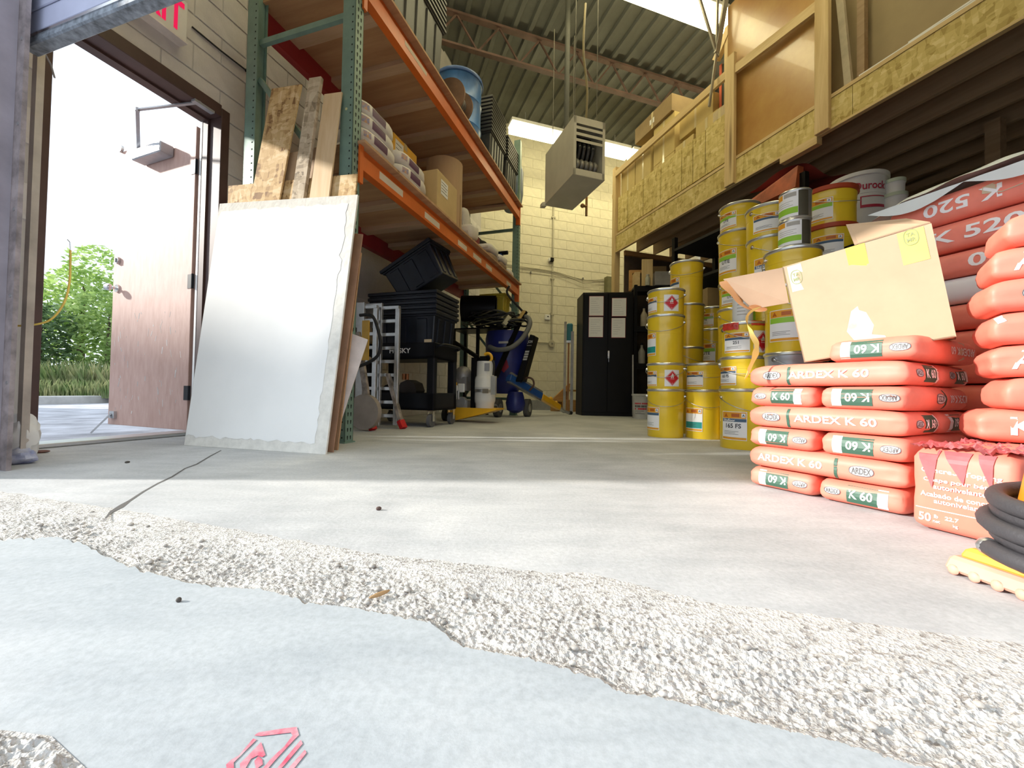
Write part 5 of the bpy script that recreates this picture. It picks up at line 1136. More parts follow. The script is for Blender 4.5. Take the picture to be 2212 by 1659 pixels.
        for s in (1,):
            ring = [(0, d*.93), (d*.93, 0), (0, -d*.93), (-d*.93, 0)]; inn = [(x*.955, y*.955) for x, y in ring]
            for i in range(4):
                A, B, C_, D_ = ring[i], ring[(i+1) % 4], inn[(i+1) % 4], inn[i]
                for j in range(4):
                    f0, f1 = j/4, (j+1)/4; L_ = lambda P, Q, f: (P[0]+(Q[0]-P[0])*f, c+P[1]+(Q[1]-P[1])*f)
                    q.add([w3(*L_(A, B, f0)), w3(*L_(A, B, f1)), w3(*L_(D_, C_, f1)), w3(*L_(D_, C_, f0))], [(0, 1, 2, 3)])
        q.build('diamond_border', m_whitep, ho_)
    if handle:
        for s, a0 in ((1, face-38), (-1, face+142)):
            th = toc+R_(a0); c_, s_ = math.cos(th), math.sin(th); z = h-.06 if kind == 'T' else h-.045
            q = MB(); q.cyl((c_*(r-.004), s_*(r-.004), z), (c_*(r+.006), s_*(r+.006), z), .014, n=14); q.cyl((c_*(r+.006), s_*(r+.006), z), (c_*(r+.012), s_*(r+.012), z), .007, n=10); q.build('handle_ear', m_chrome, t, smooth=40)
        pts = []
        for i in range(17):
            th = toc+R_(face-38+180*i/16); rr = r+.010+.006*math.sin(math.pi*i/16); pts.append((rr*math.cos(th), rr*math.sin(th), (h-.06 if kind == 'T' else h-.045)-.085*math.sin(math.pi*i/16)*(1 if kind == 'T' else .9)))
        q = MB(); q.tube(pts, .0023, 6); q.build('wire_handle', m_steel, t, smooth=60)
    return t
def stack(px, Y, seq, base=0.0, names=None, grp='yellow pails', dx=0):
    p = pd(px, 860, Y); x, y = p.x, p.y; z = base; k = 0
    for it in seq:
        kind = it[0]; kw = dict(it[2]) if len(it) > 2 else {}
        h = kw.get('hgt') or (.40 if kind == 'T' else .215)
        jx = random.uniform(-.006, .006)
        pail(it[1], (x+jx, y, z), kind, grp=grp, **kw); z += h+.001
    return (x, y, z)
R1 = 'yellow pails in the front row'; R2 = 'yellow pails in the back row'
stack(1437, 3.46, [('T', 'tall yellow pail on the floor, first stack right of the cabinet', dict(face=-52, lab='blue')), ('S', 'short yellow pail with red flame diamond, second from the floor in the first stack', dict(face=-60, lab='blue', hazard=22)),
    ('T', 'plain tall yellow pail, third from the floor in the first stack', dict(face=-64, lab='teal')), ('S', 'short yellow pail with red flame diamond, top of the first stack', dict(face=-62, lab='blue', hazard=18))], grp=R1)
stack(1522, 3.40, [('T', 'tall yellow pail with teal label on the floor of the low middle stack', dict(face=-38, lab='teal')), ('S', 'short yellow pail on top of the low middle stack', dict(face=-38, lab='blue'))], grp=R1)
stack(1606, 2.78, [('T', 'tall yellow pail lettered 165 FS on the floor beside the red bags', dict(face=-25, lab='blue', txt='165 FS')), ('S', 'short yellow pail second in the stack beside the red bags', dict(face=-52, lab='blue', txt='165 FS')),
    ('S', 'short yellow pail with red rag and flame diamond, under the tape strip', dict(face=-20, lab='blue', txt='251', hazard=47, hgt=.225))], grp=R1)
stack(1482, 3.86, [('T', 'tall yellow pail on the floor hidden behind the first stack', dict(face=-20, lab=None)), ('T', 'tall yellow pail second from the floor behind the first stack', dict(face=10, lab=None)), ('T', 'tall yellow pail third from the floor behind the first stack', dict(face=140, lab='blue')), ('T', 'tall yellow pail topmost behind the first stack, near the joists', dict(face=-58, lab='blue'))], grp=R2)
stack(1537, 4.12, [('T', 'tall yellow pail at the bottom of the fourth stack, half hidden', dict(face=-30, lab=None)), ('S', 'short yellow pail second in the fourth stack, half hidden', dict(face=-30, lab=None)), ('T', 'tall yellow pail with green label reading UTE, third in the fourth stack', dict(face=-22, lab='green', txt='UTE')), ('S', 'short yellow pail with green label, top of the fourth stack under the carton', dict(face=-28, lab='green', txt='UTE'))], grp=R2)
stack(1594, 3.28, [('T', 'tall yellow pail at the bottom of the fifth stack, hidden by bags', dict(face=-30, lab=None)), ('S', 'short yellow pail second in the fifth stack, hidden by bags', dict(face=-30, lab=None)), ('T', 'tall yellow pail third in the fifth stack behind the tape', dict(face=-22, lab='green', txt='UTE')), ('S', 'short yellow pail with green label fourth in the fifth stack below the flap', dict(face=-25, lab='green', txt='UTE')), ('T', 'tall yellow pail with green UTE label, second from the top of the fifth stack', dict(face=-38, lab='green', txt='UTE')), ('S', 'short yellow pail with green label, top of the fifth stack', dict(face=-42, lab='green', txt='UTE'))], base=.03, grp=R2)
t = thing('pallet', 'low wooden skid under the fifth pail stack', 'pallet', (pd(1594, 860, 3.28).x, 3.28, 0)); q = MB(); q.box(-.14, .14, -.14, .14, 0, .012); q.build('bottom_board', m_pine, t); q = MB(); q.box(-.14, .14, -.14, .14, .014, .028); q.build('top_board', m_pine, t)
stack(1662, 2.82, [('T', 'tall yellow pail at the bottom of the sixth stack, hidden', dict(face=0, lab=None)), ('S', 'short yellow pail second in the sixth stack, hidden', dict(face=0, lab=None)), ('T', 'tall yellow pail third in the sixth stack under the flap', dict(face=-20, lab=None)), ('T', 'tall yellow pail lettered 261 below the top of the sixth stack', dict(face=-8, lab='blue', txt='261')), ('S', 'short yellow pail with blue label, top of the sixth stack by the shelving', dict(face=-8, lab='blue'))], base=.02, grp=R2)
q = MB(); q.box(-.15, .15, -.15, .15, 0, .018); o = q.build('skid_board', m_pine); o.location = (pd(1662, 860, 2.82).x, 2.82, 0); tag(o, 'thin board under the sixth pail stack', 'board')
m_galv = M('pail_grey', (.42, .43, .46), .35, .5, var=.06)
sx_, sy_, sz_ = stack(1712, 2.47, [('T', 'grey metal pail at the bottom of the seventh stack, hidden', dict(face=0, lab=None, mat=m_galv)), ('S', 'grey metal pail just above the red bags', dict(face=0, lab=None, mat=m_galv)), ('T', 'tall yellow pail with green label beside the cardboard box', dict(face=-18, lab='green')), ('S', 'short wide yellow pail carrying the two small cans', dict(face=150, lab='blue'))], grp=R2)
# small cans on the seventh stack
def can(label, p, r, h, mat_label, face=0):
    t = thing('paint_can', label, 'can', p); toc = math.atan2(-p[1], -p[0])
    q = MB(); q.lathe([(r, 0), (r+.002, .004), (r, .008), (r, h-.01), (r+.003, h-.005), (r, h), (r-.01, h-.001), (r-.012, h-.008), (.01, h-.008)], 30); q.build('can_body', m_rim, t, smooth=35)
    def wr(a, b, rr=0): th = toc+R_(face)+a/r; return ((r+.0012+rr)*math.cos(th), (r+.0012+rr)*math.sin(th), b)
    q = MB(); put_rect(q, -r*1.15, r*.62, .012, h-.014, wr, 12, 2); lo = q.build('label', m_whitep, t, smooth=60)
    q = MB(); put_rect(q, -r*1.15, r*.60, .03, h*.38, lambda a, b: wr(a, b, .0006), 12, 2); q.build('green_band', m_lblg, lo, smooth=60)
    q = MB(); put_rect(q, -r*1.1, -r*.4, h*.72, h*.9, lambda a, b: wr(a, b, .0006), 6, 1); q.build('orange_patch', m_lblo, lo, smooth=60)
    q = MB()
    for j in range(3): put_rect(q, -r*.9, r*(.3-.2*(j % 2)), h*(.44+.07*j), h*(.455+.07*j), lambda a, b: wr(a, b, .0008), 8, 1)
    put_rect(q, -r*.3, r*.5, h*.74, h*.88, lambda a, b: wr(a, b, .0008), 6, 1); q.build('lettering', M('faint_ink', (.42, .40, .36), .5, var=0), lo)
    q = MB(); put_rect(q, r*.62, r*1.3, .012, h-.014, wr, 6, 1); q.build('dark_seam', M('seam_dark', (.10, .09, .06), .4, .3), t, smooth=60)
can('silver can with green label, lower of the two on the yellow pail', (sx_-.02, sy_-.04, sz_), .082, .165, None, -10)
can('silver can with green label, upper of the two on the yellow pail', (sx_-.015, sy_-.04, sz_+.166), .082, .175, None, -25)
# pails and cans on the low black shelving
m_lid = M('lid_red', (.42, .06, .02), .4, var=.05); m_wp = M('pail_white', (.60, .60, .58), .5, var=.05)
p1 = pd(1788, 860, 2.68)
pail('yellow plastic pail with dull red lid, lower of two on the low shelving', (p1.x, p1.y, 1.222), 'S', 0, .235, 'blue', lid=m_lid, r=.152, handle=False, grp=R2)
pail('yellow plastic pail with red lid, upper of two on the low shelving', (p1.x, p1.y, 1.46), 'S', -22, .24, 'green', lid=m_lid, r=.152, handle=True, grp=R2)
p2 = pd(1852, 860, 2.98)
kp = pail('white plastic pail with red lettering behind the red-lidded pails', (p2.x, p2.y, 1.56), 'T', 0, .39, None, mat=m_wp, lid=m_wp, r=.17, handle=False, grp='white pails', name='white_pail')
toc = math.atan2(-p2.y, -p2.x)
def wk(a, b): th = toc+R_(12)+a/.17; rr = .17*(.966+.026*max(0, min(1, (b-.21)/.11)))+.0025; return (rr*math.cos(th), rr*math.sin(th), b)
q = MB(); put_text(q, 'Durock', .045, .285, .20, .055, True, wrap=wk); put_rect(q, -.02, .14, .13, .15, wk, 8, 1); put_rect(q, -.02, .14, .205, .212, wk, 8, 1); put_rect(q, -.02, -.012, .15, .21, wk, 1, 1); q.build('lettering', M('maroon_print', (.35, .02, .05), .5, var=0), kp)
pail('plain white pail under the lettered white pail', (p2.x, p2.y, 1.222), 'T', 0, .335, None, mat=m_wp, r=.165, handle=False, grp='white pails', name='white_pail')
p3 = pd(1936, 860, 2.86)
pail('yellow pail with dull red lid under the small white tubs', (p3.x, p3.y, 1.222), 'S', 0, .40, 'blue', lid=m_lid, r=.13, handle=False, grp=R2)
for k, (r_, z, hh_, lb) in enumerate(((.068, 1.626, .15, 'white tub standing on the red-lidded pail'), (.058, 1.778, .10, 'small white tub on top of the larger white tub'))):
    t = thing('plastic_tub', lb, 'tub', (p3.x-.04, p3.y-.03, z)); q = MB(); q.lathe([(r_*.94, 0), (r_, hh_-.025), (r_+.003, hh_-.02), (r_+.003, hh_), (.01, hh_)], 26); q.build('tub_body', m_wp, t, smooth=40); q = MB(); q.lathe([(r_+.005, hh_-.022), (r_+.005, hh_+.002), (.01, hh_+.003)], 26); q.build('lid', M('tub_lid', (.42, .48, .38), .5), t, smooth=40)
# rag, bottles on the third pail stack; carton and white bucket behind
c0 = pd(1606, 860, 2.78); zt_ = .40+.215+.225+.004
t = thing('cleaner_bottle', 'white plastic cleaner bottle standing on the flame diamond pail', 'bottle', (c0.x-.02, c0.y-.02, zt_)); q = MB(); q.lathe([(.058, 0), (.062, .01), (.062, .17), (.05, .20), (.02, .22), (.02, .25)], 26); q.build('bottle_body', M('bottle_white', (.72, .72, .70), .4, var=0), t, smooth=40)
q = MB(); q.cyl((0, 0, .25), (0, 0, .275), .023, n=14); q.build('cap', m_white, t)
q = MB()
for j in range(5): put_rect(q, -.04, .02-.01*(j % 2), .05+.022*j, .056+.022*j, lambda a, b: (.0632*math.cos(-2.0+a/.062), .0632*math.sin(-2.0+a/.062), b), 5, 1)
q.build('printed_lines', M('faint_ink', (0, 0, 0)), t)
t = thing('green_jug', 'white jug with green label beside the cleaner bottle', 'jug', (c0.x+.085, c0.y+.02, zt_)); q = MB(); q.box(-.035, .035, -.03, .03, 0, .17); q.build('jug_body', m_white, t, bevel=.015, seg=2); q = MB(); q.box(-.0355, .036, -.0312, -.0305, .02, .13); q.build('green_label', m_lblg, t)
q = MB(); q.cyl((0, 0, .17), (0, 0, .19), .016, n=12); q.build('cap', m_white, t)
t = thing('red_rag', 'crumpled red rag stuck around the rim of the flame diamond pail', 'rag', (c0.x, c0.y, zt_-.05))
q = MB(); toc = math.atan2(-c0.y, -c0.x)
q.grid(lambda a, b: ((PR+.006+.006*noise.noise((a*9, b*6, 1)))*math.cos(toc-.95+a*.75), (PR+.006+.006*noise.noise((a*9, b*6, 1)))*math.sin(toc-.95+a*.75), b*.045+.006*noise.noise((a*6, b, 4))-.004), 18, 5); q.build('rag_left', M('red_film', (.62, .05, .03), .3, var=.15, scale=30), t, smooth=60)
q = MB(); q.grid(lambda a, b: ((PR+.005)*math.cos(toc+.28+a*.75), (PR+.005)*math.sin(toc+.28+a*.75), .018+b*.03+.004*noise.noise((a*8, 0, 4))), 18, 2); q.build('rag_right', M('red_film', (0, 0, 0)), t, smooth=60)
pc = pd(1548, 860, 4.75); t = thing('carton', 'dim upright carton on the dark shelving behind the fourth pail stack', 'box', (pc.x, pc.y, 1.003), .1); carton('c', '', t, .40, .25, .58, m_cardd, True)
pw_ = pd(1386, 900, 6.0); bw = thing('white_pail', 'white bucket with red and black print on the floor beside the cabinet', 'pail', (pw_.x, pw_.y, 0), 0, 'white pails')
q = MB(); q.lathe([(.125, 0), (.14, .33), (.147, .335), (.147, .36), (.13, .362), (.01, .355)], 30); q.build('pail_body', M('bucket_white', (.55, .55, .54), .5), bw, smooth=40)
toc = math.atan2(-pw_.y, -pw_.x)
def wq(a, b): th = toc-.1+a/.135; rr = .125+.015*b/.33+.0025; return (rr*math.cos(th), rr*math.sin(th), b)
def blocks(mb, zc, h_, spec):
    x = -.09
    for wd, gap in spec: put_rect(mb, x, x+wd, zc-h_/2, zc+h_/2, wq, 3, 1); x += wd+gap
q = MB(); blocks(q, .222, .022, ((.016, .004), (.016, .004), (.016, .004), (.014, .004), (.014, .012), (.016, .004), (.016, .004), (.016, .004), (.02, .0))); q.build('red_print', m_redp, bw)
q = MB(); blocks(q, .145, .022, ((.018, .03), (.10, .004), (.02, .0))); q.build('red_print', m_redp, bw)
q = MB(); blocks(q, .182, .03, ((.03, .006), (.05, .01), (.05, .006), (.02, .0))); blocks(q, .112, .006, ((.02, .004), (.11, .0))); blocks(q, .090, .005, ((.01, .02), (.07, .0))); blocks(q, .075, .007, ((.15, .0),)); q.build('black_print', M('bucket_ink', (.12, .12, .12), .5, var=0), bw)
# ================================================================== bags of compound
m_bag = M('bag_red', (.87, .25, .175), .5, var=.07, scale=7, spec=.4); m_bagk = M('bag_white_paper', (.80, .80, .80), .55, var=.03)
m_green = M('bag_green', (.045, .12, .08), .5, var=0); m_ink = M('bag_ink', (.12, .12, .12), .5, var=0); m_bw = M('bag_print_white', (.92, .90, .88), .5, var=0)
m_kraft2 = M('kraft_valve', (.62, .50, .34), .8, var=.1); m_purp = M('bag_purple', (.32, .12, .55), .5, var=0); m_yst = M('bag_yellow', (.80, .45, .10), .5, var=0)
def sack(lx, ly, lz, seed):
    """soft rectangular bag: long axis x, resting on z = 0, boxy with rounded seams, wrinkles and drooping ends"""
    mb = MB(); N, K = 64, 14; vs = []; ex = .13; rc = min(lz*.30, .028)
    rows = [(0, rc*1.1)]+[(rc*(1-math.cos(a)), rc*(1-math.sin(a))) for a in (.5, 1.0, 1.45)]
    rows = rows+[(lz*f, 0) for f in (.36, .5, .64)]+[(lz-z_, i_) for z_, i_ in reversed(rows)]
    for r_i, (z, ins) in enumerate(rows):
        for j in range(N):
            th = 2*math.pi*(j+.5)/N; c, s_ = math.cos(th), math.sin(th)
            cx_ = math.copysign(abs(c)**ex, c); cy_ = math.copysign(abs(s_)**ex, s_)
            x, y = cx_*(lx/2-ins), cy_*(ly/2-ins)
            ux, uy = 2*x/lx, 2*y/ly; mid = 1-abs(2*z/lz-1)
            bul = .007*mid*(1-max(abs(ux), abs(uy))**0) + .006*mid*((1-uy*uy) if abs(ux) > abs(uy) else (1-ux*ux))
            q = Vector((x, y, z-lz/2)); pn = Vector((ux if abs(ux) > .9 else 0, uy if abs(uy) > .9 else 0, 0)); pn = pn.normalized() if pn.length else Vector((0, 0, 0))
            w1 = noise.noise(Vector((q.x*9, q.y*9, q.z*34))+Vector((seed*5.1, seed*2.3, 0)))*.0050; w2 = abs(noise.noise(Vector((q.x*22, q.y*22, q.z*60))+Vector((seed, 3, seed))))*-.0042
            q = Vector((x, y, z))+pn*(bul+w1+w2)
            top = z/lz
            q.z += top*(.007*(1-ux**2)*(1-uy**2) - .010*abs(ux)**8 - .004*abs(uy)**8 + .0035*noise.noise(Vector((x*8+seed, y*8, 1)))) + (1-top)*(.004*abs(ux)**8)
            vs.append((q.x, q.y, max(0, q.z)))
    K = len(rows)-1
    mb.add(vs, [(i*N+j, i*N+(j+1) % N, (i+1)*N+(j+1) % N, (i+1)*N+j) for i in range(K) for j in range(N)])
    def capring(base, z0, flip):
        prev = [vs[base+j] for j in range(N)]
        for f in (.75, .45, .18):
            cur = [(v[0]*f, v[1]*f, (v[2] if flip else min(lz+.012, v[2]+(1-f)*.008+.003*noise.noise((v[0]*f*14+seed, v[1]*f*14, 2))))) for v in [vs[base+j] for j in range(N)]]
            mb.add(prev+cur, [((j, N+j, N+(j+1) % N, (j+1) % N) if flip else (j, (j+1) % N, N+(j+1) % N, N+j)) for j in range(N)]); prev = cur
        mb.add(prev, [tuple(range(N-1, -1, -1)) if flip else tuple(range(N))])
    capring(0, 0, True); capring(K*N, lz, False)
    return mb
class Bag:
    def __init__(s, label, p, rz, size, seed, mat=None, name='compound_bag', grp=None, tilt=(0, 0)):
        s.sz = size; s.t = thing(name, label, 'bag', p, rz, grp, rot=(tilt[0], tilt[1], rz))
        mb = sack(*size, seed); s.body = obj('bag_body', mb.mesh('bag_body', 60), mat or m_bag, s.t)
        s.bv = BVHTree.FromPolygons([Vector(v) for v in mb.v], mb.f)
    def wrap(s, face, off=.0012, flip=False, dx=0.0):
        lx, ly, lz = s.sz
        def f(a, b):
            if flip: a, b = -a, lz-b
            a += dx
            o, d = {'-x': (Vector((-1, -a, b)), Vector((1, 0, 0))), '-y': (Vector((a, -1, b)), Vector((0, 1, 0))), '+y': (Vector((-a, 1, b)), Vector((0, -1, 0))), '+x': (Vector((1, a, b)), Vector((-1, 0, 0)))}[face]
            h = s.bv.ray_cast(o, d)[0]
            if h is None:
                h = {'-x': Vector((-lx*.47, -a, b)), '-y': Vector((a, -ly*.47, b)), '+y': Vector((-a, ly*.47, b)), '+x': Vector((lx*.47, a, b))}[face]
            return tuple(h-d*off)
        return f
    def oval(s, face, x, w_=.036, flip=False, y=None):
        lz = s.sz[2]; y = y or lz*.5; h = w_*.5
        q = MB(); put_oval(q, x, y, w_, h, s.wrap(face, .0012, flip)); lo = q.build('logo_oval', m_bw, s.t)
        q = MB(); put_ring(q, x, y, w_, h, .0022, s.wrap(face, .0018, flip)); put_text(q, 'ARDEX', x, y, w_*1.55, h*1.25, True, wrap=s.wrap(face, .002, flip)); q.build('logo_lettering', m_ink, lo)
    def end(s, face='-x', flip=False, k=1.0, oval=True, dark=False, dx=0.0):
        lz = s.sz[2]
        q = MB(); put_rect(q, -.032*k+dx, .048*k+dx, lz*.16, lz*.84, s.wrap(face, .0012, flip), 10, 5); g_ = q.build('green_panel', m_green, s.t)
        q = MB(); put_rect(q, .048*k+dx, .074*k+dx, lz*.14, lz*.86, s.wrap(face, .0012, flip), 4, 5); q.build('white_panel', m_bw, s.t)
        q = MB(); put_text(q, 'K 60', .006*k+dx, lz*.5, .062*k, lz*.36, True, wrap=s.wrap(face, .0022, flip)); q.build('lettering', m_bw, g_)
        if oval: s.oval(face, -.072*k+dx, .024*k, flip)
    def side(s, face, text='ARDEX K 60', flip=False, logo=-.16, tx=.03, tw=.2, th=None, stripe=-.10, smat=None):
        lz = s.sz[2]; L_ = s.sz[0]
        if stripe is not None:
            q = MB(); put_rect(q, stripe-.005, stripe+.005, lz*.04, lz*.97, s.wrap(face, .0012, flip), 1, 8); q.build('stripe', smat or m_green, s.t)
        if logo is not None: s.oval(face, logo, .033, flip)
        if text:
            q = MB(); put_text(q, text, tx, lz*.5, tw, th or lz*.34, True, wrap=s.wrap(face, .0016, flip)); q.build('lettering', m_bw, s.t)
    def valve(s, face='-x'):
        lz = s.sz[2]; ly = s.sz[1]
        q = MB(); put_poly(q, [(ly*.30, lz*.1), (ly*.44, lz*.2), (ly*.40, lz*.55), (ly*.46, lz*.85), (ly*.34, lz*.92), (ly*.22, lz*.5)], s.wrap(face, .002)); q.build('folded_valve', m_kraft2, s.t)
K0 = pz(1962, 1120); kf = (pz(1612, 1045)-K0); kf.z = 0; kl = kf.length; kf.normalize()
rzk = math.atan2(-kf.x, kf.y); kx = Vector((math.cos(rzk), math.sin(rzk), 0))
KW, KL, KH = .236, .485, .078
def kp_(x, y, z): return K0 + kx*x + kf*y + ZV*z
G1 = 'red bags in the pallet of K 60'
def endon(y, z, label, seed, dx=0.0): return Bag(label, kp_(KL/2+dx, y, z), rzk, (KL, KW, KH), seed, grp=G1)
def longon(x, z, label, seed, dy=0.0): return Bag(label, kp_(x, KL/2+dy, z), rzk+math.pi/2, (KL, KW, KH), seed, grp=G1)
z = 0
b = endon(.12, z, 'red bag end with upright K 60 panel in the bottom layer, nearest the floor corner', 1); b.end(); b.side('-y', None, logo=-.10, stripe=None)
b = endon(.365, z, 'red bag end with upside-down K 60 in the bottom layer, left of its neighbour', 2); b.end(flip=True)
z += KH
b = longon(KW/2, z, 'red bag laid lengthwise in the second layer, logo at its right end', 3); b.side('+y', 'ARDEX K 60', logo=.13, tx=-.09, tw=.22, stripe=.06); b.end('-x', k=.95, dx=.04)
b = longon(.365, z, 'red bag hidden behind the lengthwise bag of the second layer', 4); b.end('-x')
z += KH
b = endon(.115, z, 'red bag end with upside-down K 60 in the third layer, right one', 5); b.end(flip=True, k=1.05)
b = endon(.365, z, 'red bag end with upside-down K 60 in the third layer, left one', 6); b.end(flip=True)
z += KH
b = longon(KW/2, z, 'red bag laid lengthwise in the fourth layer, logo at its left end', 7); b.side('+y', 'ARDEX K 60', logo=-.15, tx=.05, tw=.24, stripe=-.09); b.end('-x', dx=.03); b.valve('-x')
b = longon(.365, z, 'red bag with barcode end deep in the fourth layer on the right', 8); b.end('-x', flip=True)
z += KH
b = endon(.118, z, 'red bag end with upside-down K 60 in the fifth layer, right one', 9, .0); b.end(flip=True, k=1.05); b.side('-y', 'ARDEX K 60', flip=True, logo=.02, tx=-.14, tw=.17, stripe=-.02)
b = endon(.365, z, 'red bag end with upright K 60 in the fifth layer, left one', 10, .005); b.end()
z += KH
b = longon(KW/2, z, 'red bag laid lengthwise in the sixth layer under the cardboard box', 11, .0); b.side('+y', 'ARDEX K 60', logo=-.15, tx=.03, tw=.24, stripe=-.09); b.end('-x', dx=.03); b.valve('-x')
b = longon(.365, z, 'red bag at the right of the sixth layer, dark green end', 12); b.end('-x', dx=.02)
z += KH
b = endon(.10, z, 'red bag lying alone on top of the K 60 pile beside the box', 13, .02); b.end(flip=True, k=1.05); b.side('-y', 'ARDEX K 60', flip=True, logo=None, tx=-.09, tw=.2, stripe=None); b.valve('-y')
ZT = z
# ------------------------------------------------------------------ big bags of K 520 behind
A0 = Vector((1.64, 1.72, 0)); G2 = 'big red bags behind the box'
def big(k, z, label, seed, mat=None, dy=0.0, hz=.098, ln=.60): return Bag(label, A0 + R*(-ln/2+dy) + RN*.19 + ZV*z, RZR+math.pi/2, (ln, .38, hz), seed, mat, grp=G2)
z = 0
for k in range(6):
    b = big(k, z, ['big red bag on the floor at the bottom of the tall pile', 'big red bag second from the floor of the tall pile', 'big red bag third from the floor of the tall pile', 'big red bag fourth from the floor of the tall pile', 'big red bag lettered 22 F, lower one showing beside the box', 'big red bag lettered 22 F, upper one showing beside the box'][k], 20+k, dy=.0)
    if k > 2: b.side('+y', 'K 22 F', logo=None, tx=.13, tw=.32, th=.062, stripe=None)
    z += .103
b = big(6, z, 'big red bag with yellow stripe and logo under the white bag', 31); b.side('+y', None, logo=.20, stripe=.12, smat=m_yst); z += .103
b = big(7, z, 'white paper bag with blue lettering in the tall red pile', 32, m_bagk, .02); q = MB(); put_text(q, 'MAPEI', .20, .062, .07, .018, True, wrap=b.wrap('+y', .0016)); q.build('lettering', M('mapei_blue', (.05, .09, .5), .5, var=0), b.t)
q = MB(); put_rect(q, .14, .26, .03, .034, b.wrap('+y', .0016), 6, 1); q.build('small_print', M('faint_ink', (0, 0, 0)), b.t); z += .103
b = big(8, z, 'big red bag with upside-down K 5 and purple stripe above the white bag', 33, dy=.01); b.side('+y', 'K 520', flip=True, logo=-.22, tx=-.04, tw=.24, th=.05, stripe=-.14, smat=m_purp); z += .105
b = big(9, z, 'big red bag lettered K 520 with logo at its left end', 34, dy=.09, hz=.112); b.side('+y', 'K 520', logo=-.24, tx=.02, tw=.25, th=.05, stripe=-.17, smat=m_purp); z += .118
b = big(10, z, 'torn red bag lettered K 5 at the top of the tall pile', 35, dy=.05, hz=.115); b.side('+y', 'K 520', flip=True, logo=None, tx=.06, tw=.22, th=.05, stripe=-.20, smat=m_purp)
q = MB(); put_rect(q, .12, .19, .045, .10, b.wrap('+y', .0018), 5, 4); bl_ = q.build('barcode_panel', m_bw, b.t)
q = MB()
for j in range(4): put_rect(q, .127, .183, .052+.012*j, .058+.012*j, b.wrap('+y', .0024), 4, 1)
q.build('barcode_lines', m_ink, bl_); q = MB(); put_poly(q, [(.0, .085), (.10, .105), (.10, .05), (.05, .045), (.0, .06)], b.wrap('+y', .002)); q.build('torn_paper', m_kraft2, b.t); z += .12
t = thing('plastic_sheet', 'white plastic sheet draped over the top of the tall bag pile', 'sheet', A0+ZV*z, RZR)
q = MB(); q.grid(lambda a, b_: (-.03+.42*b_, .16-.72*a, .005+.10*math.sin(math.pi*min(1, a*.75))*(.4+.6*b_)+.012*noise.noise((a*7, b_*6, 2))-.03*max(0, .12-b_)*6-.08*max(0, .25-a)*2), 36, 20); q.build('sheet_body', M('milky_plastic', (.72, .76, .74), .35, var=.03), t, smooth=60)
q = MB(); q.grid(lambda a, b_: (-.035+.004*noise.noise((a*9, 0, 1)), .10-.5*a, .0-.05*b_*abs(math.sin(a*5))), 24, 3); q.build('hanging_edge', M('milky_plastic', (0, 0, 0)), t, smooth=60)
# ------------------------------------------------------------------ torn 50 lb bag and the pile on it
TA = pz(1967, 1136); G3 = 'red bags piled at the right edge'
TB = Bag('opened red 50 lb bag with torn film top standing by the K 60 pile', TA + RN*.17 - R*.10, RZR, (.34, .20, .225), 51, name='torn_bag')
w_ = TB.wrap('-x', .0016)
q = MB(); put_text(q, 'Concrete Topping', .0, .160, .15, .016, True, wrap=w_); put_text(q, 'Chape pour béton', .0, .136, .14, .013, True, wrap=w_); put_text(q, 'autonivelante', .0, .120, .10, .012, True, wrap=w_)
put_text(q, 'Acabado de concreto', .0, .098, .155, .013, True, wrap=w_); put_text(q, 'autonivelante', .0, .082, .10, .012, True, wrap=w_)
put_rect(q, -.088, .088, .058, .060, w_, 10, 1); put_text(q, '50', -.068, .036, .026, .022, True, wrap=w_); put_text(q, 'lb', -.045, .042, None, .009, True, wrap=w_); put_text(q, 'net', -.044, .029, None, .007, True, wrap=w_); put_text(q, '22.7', -.015, .042, .026, .010, True, wrap=w_); put_text(q, 'kg', -.008, .026, None, .010, True, wrap=w_)
q.build('lettering', m_bw, TB.t)
m_film = M('torn_red_film', (.66, .12, .13), .25, var=.25, scale=18, col2=(.45, .16, .17))
q = MB(); q.grid(lambda a, b_: (-.172+.34*b_, .10-.20*a, .226+.012*noise.noise((a*9, b_*9, 1))+.014*noise.noise((a*25, b_*22, 5))), 40, 40); q.build('torn_film', m_film, TB.t, smooth=40)
q = MB()
for (x0, x1, xt, zt2) in ((-.088, -.04, -.052, .115), (-.035, .02, .008, .135), (.03, .062, .058, .128)):
    wf2 = TB.wrap('-x', .003); N3 = 8; vs = []
    for i in range(N3+1):
        f = i/N3; zz = .215+(zt2-.215)*f; a, c = x0+(xt-x0)*f, x1+(xt-x1)*f; vs += [wf2(a, zz), wf2(c, zz)]
    q.add(vs, [(2*i, 2*i+1, 2*i+3, 2*i+2) for i in range(N3)])
q.build('hanging_shreds', m_film, TB.t); TB.oval('-y', -.10, .03)
PP = pd(2112, 960, 1.12); PP.z = 0; pdv = Vector((.8, -.6, 0)); pn_ = Vector((.6, .8, 0)); rzp = math.atan2(-.6, .8)
z = .236
